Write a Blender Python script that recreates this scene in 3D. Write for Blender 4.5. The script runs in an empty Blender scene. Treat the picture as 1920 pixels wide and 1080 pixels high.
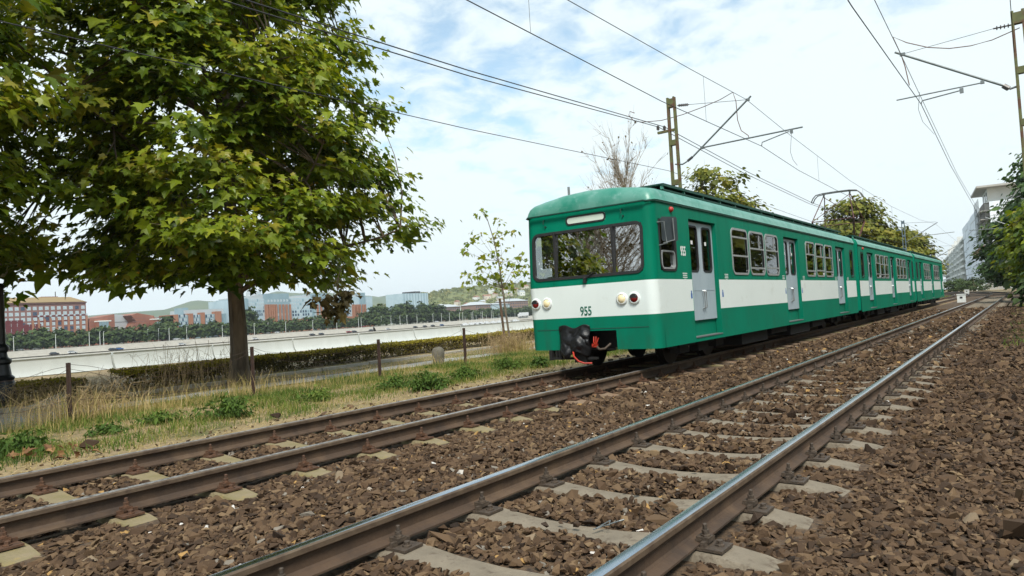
import bpy, bmesh, math, random
import numpy as np
from mathutils import Matrix, Vector

# ------------------------------------------------------------------ camera
SC = bpy.context.scene
COL = SC.collection
F, CZ = 1299.24, 1.1044                       # focal length in photo pixels (1920 wide), camera height above rail top
YAW, PITCH, ROLL = (math.radians(a) for a in (-36.495, 1.9838, 3.3503))
_fw = np.array([math.sin(YAW)*math.cos(PITCH), math.cos(YAW)*math.cos(PITCH), math.sin(PITCH)])
_r = np.array([math.cos(YAW), -math.sin(YAW), 0.0]); _u = np.cross(_r, _fw)
_c, _s = math.cos(ROLL), math.sin(ROLL)
_r, _u = _c*_r-_s*_u, _s*_r+_c*_u
CAM = np.array([0, 0, CZ])
cam = bpy.data.cameras.new('camera'); cam.sensor_width = 36; cam.lens = 36*F/1920
cam.clip_start = 0.05; cam.clip_end = 20000
camo = bpy.data.objects.new('camera', cam); COL.objects.link(camo)
camo.matrix_world = Matrix(((_r[0], _u[0], -_fw[0], 0), (_r[1], _u[1], -_fw[1], 0), (_r[2], _u[2], -_fw[2], CZ), (0, 0, 0, 1)))
SC.camera = camo

# ------------------------------------------------------------------ sky, sun, exposure
SUN = Vector((0.42, -0.44, 0.79)).normalized()          # towards the sun: behind the camera, to its right
w = bpy.data.worlds.new('World'); SC.world = w; w.use_nodes = True
nt = w.node_tree; nt.nodes.clear()
def N(t, kind, **kw):
    n = t.nodes.new(kind)
    for k, v in kw.items(): setattr(n, k, v)
    return n
out = N(nt, 'ShaderNodeOutputWorld')
sky = N(nt, 'ShaderNodeTexSky', sky_type='NISHITA'); sky.sun_disc = False
sky.sun_elevation = math.asin(SUN.z); sky.sun_rotation = math.atan2(SUN.x, SUN.y)
sky.air_density = 1.0; sky.dust_density = 0.3; sky.ozone_density = 1.0
bg1 = N(nt, 'ShaderNodeBackground'); bg1.inputs[1].default_value = 0.135
tint = N(nt, 'ShaderNodeMix', data_type='RGBA', blend_type='MULTIPLY'); tint.inputs[0].default_value = 1; tint.inputs[7].default_value = (0.86, 1.10, 1.05, 1); nt.links.new(sky.outputs[0], tint.inputs[6]); nt.links.new(tint.outputs[2], bg1.inputs[0])
bg2 = N(nt, 'ShaderNodeBackground'); bg2.inputs[0].default_value = (0.85, 0.955, 0.985, 1); bg2.inputs[1].default_value = 0.74
tc = N(nt, 'ShaderNodeTexCoord'); sep = N(nt, 'ShaderNodeSeparateXYZ'); nt.links.new(tc.outputs['Generated'], sep.inputs[0])
zz = N(nt, 'ShaderNodeMath', operation='MAXIMUM'); zz.inputs[1].default_value = 0.0; nt.links.new(sep.outputs[2], zz.inputs[0])
za = N(nt, 'ShaderNodeMath', operation='ADD'); za.inputs[1].default_value = 0.2; nt.links.new(zz.outputs[0], za.inputs[0])
dv = N(nt, 'ShaderNodeVectorMath', operation='DIVIDE'); nt.links.new(tc.outputs['Generated'], dv.inputs[0])
cmb = N(nt, 'ShaderNodeCombineXYZ')
for i in range(3): nt.links.new(za.outputs[0], cmb.inputs[i])
nt.links.new(cmb.outputs[0], dv.inputs[1])
fl = N(nt, 'ShaderNodeVectorMath', operation='MULTIPLY'); fl.inputs[1].default_value = (1, 1, 0); nt.links.new(dv.outputs[0], fl.inputs[0])
SKY_OFF = (11.3, 3.7, 0)
of = N(nt, 'ShaderNodeVectorMath', operation='ADD'); of.inputs[1].default_value = SKY_OFF; nt.links.new(fl.outputs[0], of.inputs[0])
n1 = N(nt, 'ShaderNodeTexNoise'); n1.inputs['Scale'].default_value = 0.55; n1.inputs['Detail'].default_value = 3; nt.links.new(of.outputs[0], n1.inputs['Vector'])
n2 = N(nt, 'ShaderNodeTexNoise'); n2.inputs['Scale'].default_value = 7.5; n2.inputs['Detail'].default_value = 9; n2.inputs['Roughness'].default_value = 0.58; n2.inputs['Distortion'].default_value = 0.35
nt.links.new(of.outputs[0], n2.inputs['Vector'])
mx = N(nt, 'ShaderNodeMath', operation='MULTIPLY_ADD'); mx.inputs[1].default_value = 1.5; nt.links.new(n1.outputs[0], mx.inputs[0]); nt.links.new(n2.outputs[0], mx.inputs[2])
# thin air near the horizon is milky: more cover at low elevation
hz = N(nt, 'ShaderNodeMapRange'); hz.inputs[1].default_value = 0.12; hz.inputs[2].default_value = 0.50; hz.inputs[3].default_value = 0.48; hz.inputs[4].default_value = 0.0
nt.links.new(zz.outputs[0], hz.inputs[0])
ad = N(nt, 'ShaderNodeMath', operation='ADD'); nt.links.new(mx.outputs[0], ad.inputs[0]); nt.links.new(hz.outputs[0], ad.inputs[1])
rp = N(nt, 'ShaderNodeMapRange', interpolation_type='SMOOTHSTEP'); rp.inputs[1].default_value = 1.10; rp.inputs[2].default_value = 1.46; rp.inputs[3].default_value = 0.30
nt.links.new(ad.outputs[0], rp.inputs[0])
mxs = N(nt, 'ShaderNodeMixShader'); nt.links.new(rp.outputs[0], mxs.inputs[0]); nt.links.new(bg1.outputs[0], mxs.inputs[1]); nt.links.new(bg2.outputs[0], mxs.inputs[2])
nt.links.new(mxs.outputs[0], out.inputs[0])
sl = bpy.data.lights.new('sun', 'SUN'); sl.energy = 3.1; sl.angle = math.radians(17); sl.color = (1.0, 0.955, 0.87)
so = bpy.data.objects.new('sun', sl); COL.objects.link(so); so.rotation_euler = SUN.to_track_quat('Z', 'Y').to_euler(); so.location = (20, -20, 40)
SC.view_settings.view_transform = 'Standard'; SC.view_settings.look = 'None'
SC.view_settings.exposure = 0.58; SC.view_settings.gamma = 1.0; SC.view_settings.use_curve_mapping = False
SC.cycles.max_bounces = 6; SC.cycles.transparent_max_bounces = 10; SC.cycles.caustics_reflective = False; SC.cycles.caustics_refractive = False
SC.cycles.volume_bounces = 0

# ------------------------------------------------------------------ helpers
rng = np.random.default_rng(7); random.seed(7)
def ray(x, y): return _fw+_r*(x-960)/F-_u*(y-540)/F
def atX(x, y, X): d = ray(x, y); return CAM+d*(X/d[0])
def atY(x, y, Y): d = ray(x, y); return CAM+d*(Y/d[1])
def atZ(x, y, Z): d = ray(x, y); return CAM+d*((Z-CZ)/d[2])
def proj(P):
    P = np.asarray(P, float)-CAM; d = P@_fw
    return np.stack([960+F*(P@_r)/d, 540-F*(P@_u)/d, d], -1)
_ones = 'zeroth first second third fourth fifth sixth seventh eighth ninth tenth eleventh twelfth thirteenth fourteenth fifteenth sixteenth seventeenth eighteenth nineteenth'.split()
_tens = {20: 'twent', 30: 'thirt', 40: 'fort', 50: 'fift', 60: 'sixt', 70: 'sevent', 80: 'eight', 90: 'ninet'}
def ordinal(n):
    if n < 20: return _ones[n]
    t, o = n//10*10, n % 10
    return _tens[t]+('ieth' if o == 0 else 'y-'+_ones[o])

def mat(name, c1, c2=None, scale=4.0, rough=0.6, metal=0.0, bump=0.0, bscale=30.0, spec=0.5, detail=5, contrast=(0.35, 0.65), c3=None, s3=1.0, k3=(0.55, 0.7), stretch=None, coat=0.0):
    m = bpy.data.materials.new(name); m.use_nodes = True
    t = m.node_tree; b = t.nodes['Principled BSDF']
    b.inputs['Roughness'].default_value = rough; b.inputs['Metallic'].default_value = metal
    b.inputs['Specular IOR Level'].default_value = spec
    if coat: b.inputs['Coat Weight'].default_value = coat; b.inputs['Coat Roughness'].default_value = 0.15
    b.inputs['Base Color'].default_value = (*c1, 1)
    co = N(t, 'ShaderNodeTexCoord'); vec = co.outputs['Object']
    if stretch:
        mp = N(t, 'ShaderNodeMapping'); mp.inputs['Scale'].default_value = stretch; t.links.new(vec, mp.inputs[0]); vec = mp.outputs[0]
    if c2 is not None:
        n = N(t, 'ShaderNodeTexNoise'); n.inputs['Scale'].default_value = scale; n.inputs['Detail'].default_value = detail; n.inputs['Roughness'].default_value = 0.6
        t.links.new(vec, n.inputs['Vector'])
        mr = N(t, 'ShaderNodeMapRange'); mr.inputs[1].default_value, mr.inputs[2].default_value = contrast; t.links.new(n.outputs[0], mr.inputs[0])
        mi = N(t, 'ShaderNodeMix', data_type='RGBA'); t.links.new(mr.outputs[0], mi.inputs[0])
        mi.inputs[6].default_value = (*c1, 1); mi.inputs[7].default_value = (*c2, 1); last = mi.outputs[2]
        if c3 is not None:
            n3 = N(t, 'ShaderNodeTexNoise'); n3.inputs['Scale'].default_value = s3; n3.inputs['Detail'].default_value = 6; n3.inputs['Roughness'].default_value = 0.65
            t.links.new(vec, n3.inputs['Vector'])
            m3 = N(t, 'ShaderNodeMapRange'); m3.inputs[1].default_value, m3.inputs[2].default_value = k3; t.links.new(n3.outputs[0], m3.inputs[0])
            mi3 = N(t, 'ShaderNodeMix', data_type='RGBA'); t.links.new(m3.outputs[0], mi3.inputs[0]); t.links.new(last, mi3.inputs[6]); mi3.inputs[7].default_value = (*c3, 1); last = mi3.outputs[2]
        t.links.new(last, b.inputs['Base Color'])
    if bump:
        nb = N(t, 'ShaderNodeTexNoise'); nb.inputs['Scale'].default_value = bscale; nb.inputs['Detail'].default_value = 6; t.links.new(vec, nb.inputs['Vector'])
        bp = N(t, 'ShaderNodeBump'); bp.inputs['Strength'].default_value = bump; bp.inputs['Distance'].default_value = 0.02
        t.links.new(nb.outputs[0], bp.inputs['Height']); t.links.new(bp.outputs[0], b.inputs['Normal'])
    return m

def tone_mat(name, stops, rough=0.55, trans=0.0, spec=0.3, bump=0.0, bscale=60, tcol=None):
    """colour from each piece's own 'tone' value (0..1)"""
    m = bpy.data.materials.new(name); m.use_nodes = True
    t = m.node_tree; b = t.nodes['Principled BSDF']; b.inputs['Roughness'].default_value = rough; b.inputs['Specular IOR Level'].default_value = spec
    a = N(t, 'ShaderNodeAttribute', attribute_name='tone')
    cr = N(t, 'ShaderNodeValToRGB'); cr.color_ramp.elements[0].position = stops[0][0]; cr.color_ramp.elements[0].color = (*stops[0][1], 1)
    cr.color_ramp.elements[1].position = stops[-1][0]; cr.color_ramp.elements[1].color = (*stops[-1][1], 1)
    for p, c in stops[1:-1]:
        e = cr.color_ramp.elements.new(p); e.color = (*c, 1)
    t.links.new(a.outputs['Fac'], cr.inputs[0]); t.links.new(cr.outputs[0], b.inputs['Base Color'])
    if bump:
        co = N(t, 'ShaderNodeTexCoord'); nb = N(t, 'ShaderNodeTexNoise'); nb.inputs['Scale'].default_value = bscale; nb.inputs['Detail'].default_value = 4
        t.links.new(co.outputs['Object'], nb.inputs['Vector'])
        bp = N(t, 'ShaderNodeBump'); bp.inputs['Strength'].default_value = bump; bp.inputs['Distance'].default_value = 0.02
        t.links.new(nb.outputs[0], bp.inputs['Height']); t.links.new(bp.outputs[0], b.inputs['Normal'])
    if trans:
        tr = N(t, 'ShaderNodeBsdfTranslucent'); ml = N(t, 'ShaderNodeMix', data_type='RGBA', blend_type='MULTIPLY'); ml.inputs[0].default_value = 1
        ml.inputs[7].default_value = (*(tcol or (1.25, 1.2, 0.5)), 1); t.links.new(cr.outputs[0], ml.inputs[6]); t.links.new(ml.outputs[2], tr.inputs[0])
        ms = N(t, 'ShaderNodeMixShader'); ms.inputs[0].default_value = trans
        t.links.new(b.outputs[0], ms.inputs[1]); t.links.new(tr.outputs[0], ms.inputs[2]); t.links.new(ms.outputs[0], t.nodes['Material Output'].inputs[0])
    return m

def glass_mat(name, tint=(0.6, 0.68, 0.66), refl=0.14, rough=0.02):
    m = bpy.data.materials.new(name); m.use_nodes = True; t = m.node_tree; t.nodes.remove(t.nodes['Principled BSDF'])
    tr = N(t, 'ShaderNodeBsdfTransparent'); tr.inputs[0].default_value = (*tint, 1)
    gl = N(t, 'ShaderNodeBsdfGlossy'); gl.inputs['Roughness'].default_value = rough; gl.inputs[0].default_value = (1, 1, 1, 1)
    fr = N(t, 'ShaderNodeFresnel'); fr.inputs[0].default_value = 1.5
    ad = N(t, 'ShaderNodeMath', operation='ADD'); ad.use_clamp = True; ad.inputs[1].default_value = refl; t.links.new(fr.outputs[0], ad.inputs[0])
    ms = N(t, 'ShaderNodeMixShader'); t.links.new(ad.outputs[0], ms.inputs[0]); t.links.new(tr.outputs[0], ms.inputs[1]); t.links.new(gl.outputs[0], ms.inputs[2])
    t.links.new(ms.outputs[0], t.nodes['Material Output'].inputs[0])
    return m

def tag(o, label=None, cat=None, group=None, kind=None):
    if label: o['label'] = label
    if cat: o['category'] = cat
    if group: o['group'] = group
    if kind: o['kind'] = kind
    return o
def thing(name, label, cat, loc=(0, 0, 0), group=None, rz=0.0):
    o = bpy.data.objects.new(name, None); COL.objects.link(o); o.location = loc; o.rotation_euler = (0, 0, rz)
    o.empty_display_size = 0.2
    return tag(o, label, cat, group)
def place(name, me, parent=None, loc=(0, 0, 0), rot=(0, 0, 0), scale=(1, 1, 1)):
    o = bpy.data.objects.new(name, me); COL.objects.link(o); o.parent = parent; o.location = loc; o.rotation_euler = rot; o.scale = scale
    return o
def copy_tree(o, parent=None):
    c = o.copy(); COL.objects.link(c); c.parent = parent
    for ch in list(o.children): copy_tree(ch, c)
    return c

class MB:
    def __init__(s): s.v, s.f, s.m = [], [], []
    def face(s, pts, mi=0):
        i = len(s.v); s.v.extend([tuple(map(float, p)) for p in pts]); s.f.append(tuple(range(i, i+len(pts)))); s.m.append(mi); return s
    def bx(s, x0, x1, y0, y1, z0, z1, mi=0, top=None):
        i = len(s.v); s.v += [(x0, y0, z0), (x1, y0, z0), (x1, y1, z0), (x0, y1, z0), (x0, y0, z1), (x1, y0, z1), (x1, y1, z1), (x0, y1, z1)]
        for k, f in enumerate(((0, 3, 2, 1), (4, 5, 6, 7), (0, 1, 5, 4), (1, 2, 6, 5), (2, 3, 7, 6), (3, 0, 4, 7))):
            s.f.append(tuple(i+j for j in f)); s.m.append(top if (k == 1 and top is not None) else mi)
        return s
    def box(s, c, d, mi=0): return s.bx(c[0]-d[0]/2, c[0]+d[0]/2, c[1]-d[1]/2, c[1]+d[1]/2, c[2]-d[2]/2, c[2]+d[2]/2, mi)
    def bar(s, a, b, wx, wz, mi=0):
        """rectangular bar from a to b"""
        a, b = Vector(a), Vector(b); d = (b-a).normalized(); up = Vector((0, 0, 1)) if abs(d.z) < 0.9 else Vector((0, 1, 0))
        sx = d.cross(up).normalized()*wx/2; sz = sx.cross(d).normalized()*wz/2; i = len(s.v)
        for p in (a, b): s.v += [tuple(p-sx-sz), tuple(p+sx-sz), tuple(p+sx+sz), tuple(p-sx+sz)]
        for f in ((3, 2, 1, 0), (4, 5, 6, 7), (0, 1, 5, 4), (1, 2, 6, 5), (2, 3, 7, 6), (3, 0, 4, 7)): s.f.append(tuple(i+j for j in f)); s.m.append(mi)
        return s
    def tube(s, pts, r, n=6, mi=0, cap=True):
        pts = [Vector(p) for p in pts]; L = len(pts); rs = r if hasattr(r, '__len__') else [r]*L; base = len(s.v); ref = None
        for k, p in enumerate(pts):
            d = (pts[min(k+1, L-1)]-pts[max(k-1, 0)]).normalized()
            if ref is None: ref = Vector((0, 0, 1)) if abs(d.z) < 0.9 else Vector((1, 0, 0))
            a = d.cross(ref); a = a.normalized() if a.length > 1e-6 else d.orthogonal().normalized(); b = d.cross(a); ref = -b if False else ref
            for j in range(n):
                t = 2*math.pi*j/n; s.v.append(tuple(p+(a*math.cos(t)+b*math.sin(t))*rs[k]))
        for k in range(L-1):
            for j in range(n):
                j2 = (j+1) % n; s.f.append((base+k*n+j, base+k*n+j2, base+(k+1)*n+j2, base+(k+1)*n+j)); s.m.append(mi)
        if cap: s.f.append(tuple(base+j for j in range(n))[::-1]); s.m.append(mi); s.f.append(tuple(base+(L-1)*n+j for j in range(n))); s.m.append(mi)
        return s
    def lathe(s, prof, c=(0, 0, 0), n=12, mi=0, ax='z'):
        base = len(s.v); L = len(prof)
        for r, h in prof:
            for j in range(n):
                t = 2*math.pi*j/n; x, y = r*math.cos(t), r*math.sin(t)
                p = (x, y, h) if ax == 'z' else ((x, -h, y) if ax == '-y' else (h, x, y))
                s.v.append((p[0]+c[0], p[1]+c[1], p[2]+c[2]))
        for k in range(L-1):
            for j in range(n):
                j2 = (j+1) % n; s.f.append((base+k*n+j, base+k*n+j2, base+(k+1)*n+j2, base+(k+1)*n+j)); s.m.append(mi)
        s.f.append(tuple(base+j for j in range(n))[::-1]); s.m.append(mi); s.f.append(tuple(base+(L-1)*n+j for j in range(n))); s.m.append(mi)
        return s
    def prism(s, poly, fn, d0, d1, mi=0):
        """poly of (a,b); fn(a,b,d)->xyz"""
        n = len(poly); i = len(s.v)
        s.v += [tuple(fn(a, b, d0)) for a, b in poly]+[tuple(fn(a, b, d1)) for a, b in poly]
        s.f.append(tuple(i+j for j in range(n))[::-1]); s.f.append(tuple(i+n+j for j in range(n))); s.m += [mi, mi]
        for j in range(n): s.f.append((i+j, i+(j+1) % n, i+n+(j+1) % n, i+n+j)); s.m.append(mi)
        return s
    def ring(s, wd, ht, r, t, d0, d1, fn, mi=0, n=5):
        """rounded rectangular frame, inner size wd x ht, band t, centred on 0,0"""
        def rr(w_, h_, r_):
            o = []
            for cx, cy, a0 in ((w_/2-r_, h_/2-r_, 0), (-w_/2+r_, h_/2-r_, 90), (-w_/2+r_, -h_/2+r_, 180), (w_/2-r_, -h_/2+r_, 270)):
                for k in range(n+1): a = math.radians(a0+90*k/n); o.append((cx+r_*math.cos(a), cy+r_*math.sin(a)))
            return o
        A, B = rr(wd, ht, r), rr(wd+2*t, ht+2*t, r+t); L = len(A); i = len(s.v)
        for d in (d0, d1):
            s.v += [tuple(fn(a, b, d)) for a, b in A]; s.v += [tuple(fn(a, b, d)) for a, b in B]
        for j in range(L):
            k = (j+1) % L
            s.f += [(i+2*L+j, i+3*L+j, i+3*L+k, i+2*L+k), (i+L+j, i+L+k, i+3*L+k, i+3*L+j), (i+j, i+2*L+j, i+2*L+k, i+k), (i+j, i+k, i+L+k, i+L+j)]; s.m += [mi]*4
        return s
    def mesh(s, name, mats, smooth=None, off=(0, 0, 0)):
        me = bpy.data.meshes.new(name)
        v = np.array(s.v, float)-np.array(off, float) if s.v else []
        me.from_pydata([tuple(p) for p in v], [], s.f)
        for m_ in (mats if isinstance(mats, (list, tuple)) else [mats]): me.materials.append(m_)
        me.polygons.foreach_set('material_index', s.m)
        bm = bmesh.new(); bm.from_mesh(me)
        if smooth is not None: bmesh.ops.remove_doubles(bm, verts=bm.verts, dist=0.0004)
        bmesh.ops.recalc_face_normals(bm, faces=bm.faces) if smooth is not None else None
        bm.to_mesh(me); bm.free()
        if smooth is not None:
            me.polygons.foreach_set('use_smooth', [True]*len(me.polygons)); me.set_sharp_from_angle(angle=math.radians(smooth))
        me.update(); return me
    def build(s, name, mats, parent=None, smooth=None, local=False):
        off = (0, 0, 0)
        if parent is not None and not local: off = world_loc(parent)
        return place(name, s.mesh(name, mats, smooth, off), parent)
def world_loc(o):
    p = Vector((0, 0, 0))
    while o is not None: p = p+Vector(o.location); o = o.parent
    return p

def np_mesh(name, V, T, mats, tone=None, k=3, smooth=False):
    me = bpy.data.meshes.new(name); V = np.ascontiguousarray(V, np.float32); T = np.ascontiguousarray(T, np.int32)
    me.vertices.add(len(V)); me.vertices.foreach_set('co', V.ravel())
    me.loops.add(T.size); me.loops.foreach_set('vertex_index', T.ravel())
    me.polygons.add(len(T)); me.polygons.foreach_set('loop_start', np.arange(0, T.size, k, dtype=np.int32))
    try: me.polygons.foreach_set('loop_total', np.full(len(T), k, np.int32))
    except Exception: pass
    me.polygons.foreach_set('use_smooth', np.full(len(T), bool(smooth)))
    for m_ in (mats if isinstance(mats, (list, tuple)) else [mats]): me.materials.append(m_)
    if tone is not None:
        a = me.attributes.new('tone', 'FLOAT', 'POINT'); a.data.foreach_set('value', np.ascontiguousarray(tone, np.float32))
    me.update(calc_edges=True); return me
def unit(a): return a/np.maximum(np.linalg.norm(a, axis=-1, keepdims=True), 1e-9)
def frames(nrm, tip):
    """rotation matrices with local z = nrm and local y close to tip"""
    z = unit(nrm); y = unit(tip-(tip*z).sum(-1, keepdims=True)*z); x = np.cross(y, z)
    return np.stack([x, y, z], -1)
def scatter(base_v, base_t, Rm, sc, loc):
    n, nv = len(loc), len(base_v); sc = np.asarray(sc)
    sc = sc[:, None, None] if sc.ndim == 1 else sc[:, None, :]
    V = np.einsum('nij,nvj->nvi', Rm, base_v[None]*sc)+loc[:, None, :]
    T = (base_t[None]+(np.arange(n)*nv)[:, None, None]).reshape(-1, base_t.shape[1])
    return V.reshape(-1, 3), T
def rand_rot(n):
    q = unit(rng.normal(size=(n, 4))); a, b, c, d = q.T
    return np.stack([np.stack([1-2*(c*c+d*d), 2*(b*c-a*d), 2*(b*d+a*c)], -1), np.stack([2*(b*c+a*d), 1-2*(b*b+d*d), 2*(c*d-a*b)], -1), np.stack([2*(b*d-a*c), 2*(c*d+a*b), 1-2*(b*b+c*c)], -1)], 1)
def vnoise(x, y, sc, seed=0):
    """cheap smooth 2-D value noise, 0..1"""
    x, y = np.asarray(x, float)/sc, np.asarray(y, float)/sc; xi, yi = np.floor(x).astype(int), np.floor(y).astype(int); fx, fy = x-xi, y-yi
    fx, fy = fx*fx*(3-2*fx), fy*fy*(3-2*fy)
    h = lambda a, b: np.modf(np.abs(np.sin(a*127.1+b*311.7+seed*74.7)*43758.5453))[0]
    return (h(xi, yi)*(1-fx)+h(xi+1, yi)*fx)*(1-fy)+(h(xi, yi+1)*(1-fx)+h(xi+1, yi+1)*fx)*fy

# ------------------------------------------------------------------ materials
M = {}
M['green'] = mat('train_green_paint', (0.0, 0.185, 0.108), (0.0, 0.158, 0.090), 1.2, rough=0.5, spec=0.10, bump=0.02, bscale=6, c3=(0.0, 0.120, 0.068), s3=2.6, k3=(0.50, 0.78), stretch=(1.6, 1.6, 0.22))
M['green_front'] = M['green']
M['green_low'] = mat('train_green_dusty_skirt', (0.0, 0.180, 0.105), (0.004, 0.150, 0.087), 2.0, rough=0.55, spec=0.10, c3=(0.02, 0.112, 0.066), s3=3.0, k3=(0.55, 0.85), stretch=(1, 0.5, 0.4))
M['stripe'] = mat('train_white_stripe', (0.74, 0.80, 0.765), (0.70, 0.76, 0.725), 1.5, rough=0.4, c3=(0.56, 0.59, 0.53), s3=3.5, k3=(0.60, 0.9), stretch=(1, 0.5, 0.6))
M['roof'] = mat('train_roof_weathered', (0.02, 0.20, 0.135), (0.10, 0.28, 0.22), 3.0, rough=0.38, c3=(0.2, 0.36, 0.32), s3=8, k3=(0.55, 0.8))
M['roof_dark'] = mat('roof_box_dark_green', (0.004, 0.045, 0.03), (0.01, 0.065, 0.045), 4, rough=0.55)
M['door'] = mat('door_grey_blue', (0.38, 0.455, 0.49), (0.33, 0.40, 0.44), 2.5, rough=0.45, c3=(0.2, 0.26, 0.3), s3=5, k3=(0.62, 0.9), stretch=(1, 1, 0.3))
M['rubber'] = mat('black_rubber', (0.012, 0.012, 0.013), (0.02, 0.02, 0.02), 9, rough=0.6)
M['alu'] = mat('aluminium_frame', (0.48, 0.5, 0.5), (0.38, 0.4, 0.4), 9, rough=0.4, metal=0.5)
M['glass'] = glass_mat('window_glass', (0.50, 0.56, 0.54), 0.05)
M['windshield'] = glass_mat('windshield_glass', (0.55, 0.6, 0.6), 0.46, 0.01)
M['black'] = mat('underframe_black', (0.005, 0.0045, 0.004), (0.010, 0.009, 0.007), 6, rough=0.75)  # near-black also carries the shade under the train
M['wheel'] = mat('wheel_steel', (0.009, 0.0075, 0.006), (0.016, 0.012, 0.009), 8, rough=0.6, metal=0.4)  # steel darkened so the shade below the floor is in its colour
M['interior'] = mat('interior_panel', (0.16, 0.15, 0.12), (0.12, 0.11, 0.09), 2, rough=0.7)
M['seatblue'] = mat('seat_blue', (0.02, 0.05, 0.14), (0.03, 0.06, 0.16), 6, rough=0.7)
M['curtain'] = mat('cab_blind_grey', (0.36, 0.37, 0.36), (0.3, 0.31, 0.3), 8, rough=0.8)
M['red'] = mat('red_paint', (0.45, 0.03, 0.02), (0.38, 0.02, 0.015), 6, rough=0.4)
M['redlens'] = mat('red_lens', (0.16, 0.004, 0.004), (0.2, 0.01, 0.01), 12, rough=0.12)
M['headlens'] = mat('warm_headlight_lens', (0.82, 0.66, 0.36), (0.9, 0.78, 0.5), 30, rough=0.15)
M['white'] = mat('white_paint', (0.75, 0.77, 0.74), (0.68, 0.7, 0.67), 5, rough=0.45)
M['dest'] = mat('destination_blind', (0.66, 0.74, 0.64), (0.6, 0.7, 0.6), 3, rough=0.25)
M['tarp'] = mat('black_tarpaulin', (0.006, 0.006, 0.0065), (0.010, 0.010, 0.011), 5, rough=0.42, spec=0.35, bump=0.3, bscale=22)
M['hose'] = mat('orange_red_hose', (0.42, 0.028, 0.008), (0.30, 0.02, 0.008), 9, rough=0.5)
M['panto'] = mat('pantograph_dark_red', (0.10, 0.025, 0.02), (0.06, 0.03, 0.028), 9, rough=0.55)
M['steelgrey'] = mat('grey_steel', (0.2, 0.22, 0.22), (0.15, 0.16, 0.16), 8, rough=0.5, metal=0.3)
M['mirror'] = mat('mirror_housing', (0.035, 0.045, 0.05), (0.05, 0.06, 0.065), 6, rough=0.35)
M['railtop'] = mat('polished_rail_head', (0.50, 0.54, 0.58), (0.38, 0.42, 0.46), 3, rough=0.2, metal=1.0, c3=(0.25, 0.25, 0.25), s3=14, k3=(0.6, 0.9), stretch=(4, 0.4, 1))  # blue tint paints the sky's reflection into the steel
M['railtop_dull'] = mat('worn_rail_head', (0.40, 0.39, 0.37), (0.13, 0.11, 0.10), 22, rough=0.5, metal=0.6, contrast=(0.42, 0.66))
M['rust'] = mat('rail_rust_brown', (0.050, 0.032, 0.021), (0.085, 0.052, 0.031), 5, rough=0.75, bump=0.15, bscale=40, c3=(0.14, 0.09, 0.052), s3=2.2, k3=(0.5, 0.8))
M['railside'] = mat('rail_head_side', (0.16, 0.115, 0.075), (0.09, 0.06, 0.04), 9, rough=0.6, metal=0.2)
M['bolt'] = mat('fastening_dark', (0.042, 0.031, 0.022), (0.085, 0.06, 0.04), 30, rough=0.7, bump=0.3, bscale=80)
M['bolt_rusty'] = mat('fastening_rusty', (0.06, 0.032, 0.018), (0.12, 0.055, 0.026), 30, rough=0.75, bump=0.3, bscale=80)
M['sleeper'] = mat('sleeper_concrete', (0.225, 0.185, 0.132), (0.165, 0.135, 0.095), 5, rough=0.85, bump=0.35, bscale=55, c3=(0.085, 0.06, 0.038), s3=14, k3=(0.56, 0.74))
M['sleeper_mossy'] = mat('sleeper_concrete_mossy', (0.235, 0.185, 0.11), (0.19, 0.155, 0.07), 6, rough=0.9, bump=0.4, bscale=50, c3=(0.27, 0.2, 0.07), s3=9, k3=(0.55, 0.75))
M['sleeper_rusty'] = mat('sleeper_rust_stained', (0.19, 0.115, 0.065), (0.22, 0.155, 0.10), 6, rough=0.9, bump=0.4, bscale=50, c3=(0.20, 0.085, 0.03), s3=5, k3=(0.55, 0.75))
M['ballast'] = mat('ballast_bed', (0.060, 0.036, 0.019), (0.13, 0.083, 0.045), 22, rough=0.95, bump=0.9, bscale=26, detail=8, c3=(0.035, 0.024, 0.016), s3=30, k3=(0.5, 0.62))
M['stone'] = tone_mat('ballast_stone', [(0.0, (0.020, 0.012, 0.007)), (0.25, (0.052, 0.030, 0.016)), (0.5, (0.096, 0.057, 0.030)), (0.75, (0.145, 0.092, 0.049)), (0.90, (0.22, 0.148, 0.078)), (0.955, (0.20, 0.18, 0.15)), (0.975, (0.34, 0.19, 0.05)), (0.99, (0.36, 0.32, 0.27)), (1.0, (0.6, 0.57, 0.52))], rough=0.85, bump=0.25, bscale=70, spec=0.3)
M['verge'] = mat('verge_dry_earth', (0.245, 0.175, 0.092), (0.315, 0.235, 0.13), 3.5, rough=0.95, bump=0.5, bscale=40, detail=8, c3=(0.10, 0.10, 0.035), s3=0.9, k3=(0.5, 0.66))
M['path'] = mat('asphalt_path_pale', (0.27, 0.265, 0.25), (0.34, 0.33, 0.31), 6, rough=0.9, bump=0.2, bscale=90, c3=(0.2, 0.18, 0.12), s3=1.3, k3=(0.55, 0.7))
M['concrete'] = mat('flood_wall_concrete', (0.52, 0.545, 0.52), (0.46, 0.485, 0.46), 1.2, rough=0.85, bump=0.08, bscale=30, c3=(0.36, 0.36, 0.31), s3=0.8, k3=(0.55, 0.8), stretch=(1, 1, 0.35))
M['kerb'] = mat('kerb_concrete', (0.42, 0.39, 0.33), (0.34, 0.31, 0.26), 8, rough=0.9, bump=0.3, bscale=50)
M['bark'] = mat('maple_bark', (0.17, 0.122, 0.078), (0.075, 0.054, 0.036), 7, rough=0.95, bump=1.0, bscale=16, stretch=(1, 1, 0.18), c3=(0.25, 0.20, 0.14), s3=3, k3=(0.55, 0.75))
M['bark_pale'] = mat('young_bark', (0.22, 0.18, 0.13), (0.13, 0.10, 0.07), 9, rough=0.9, bump=0.4, bscale=40)
M['twig'] = mat('dry_twig', (0.32, 0.265, 0.20), (0.22, 0.18, 0.13), 8, rough=0.9)
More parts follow.
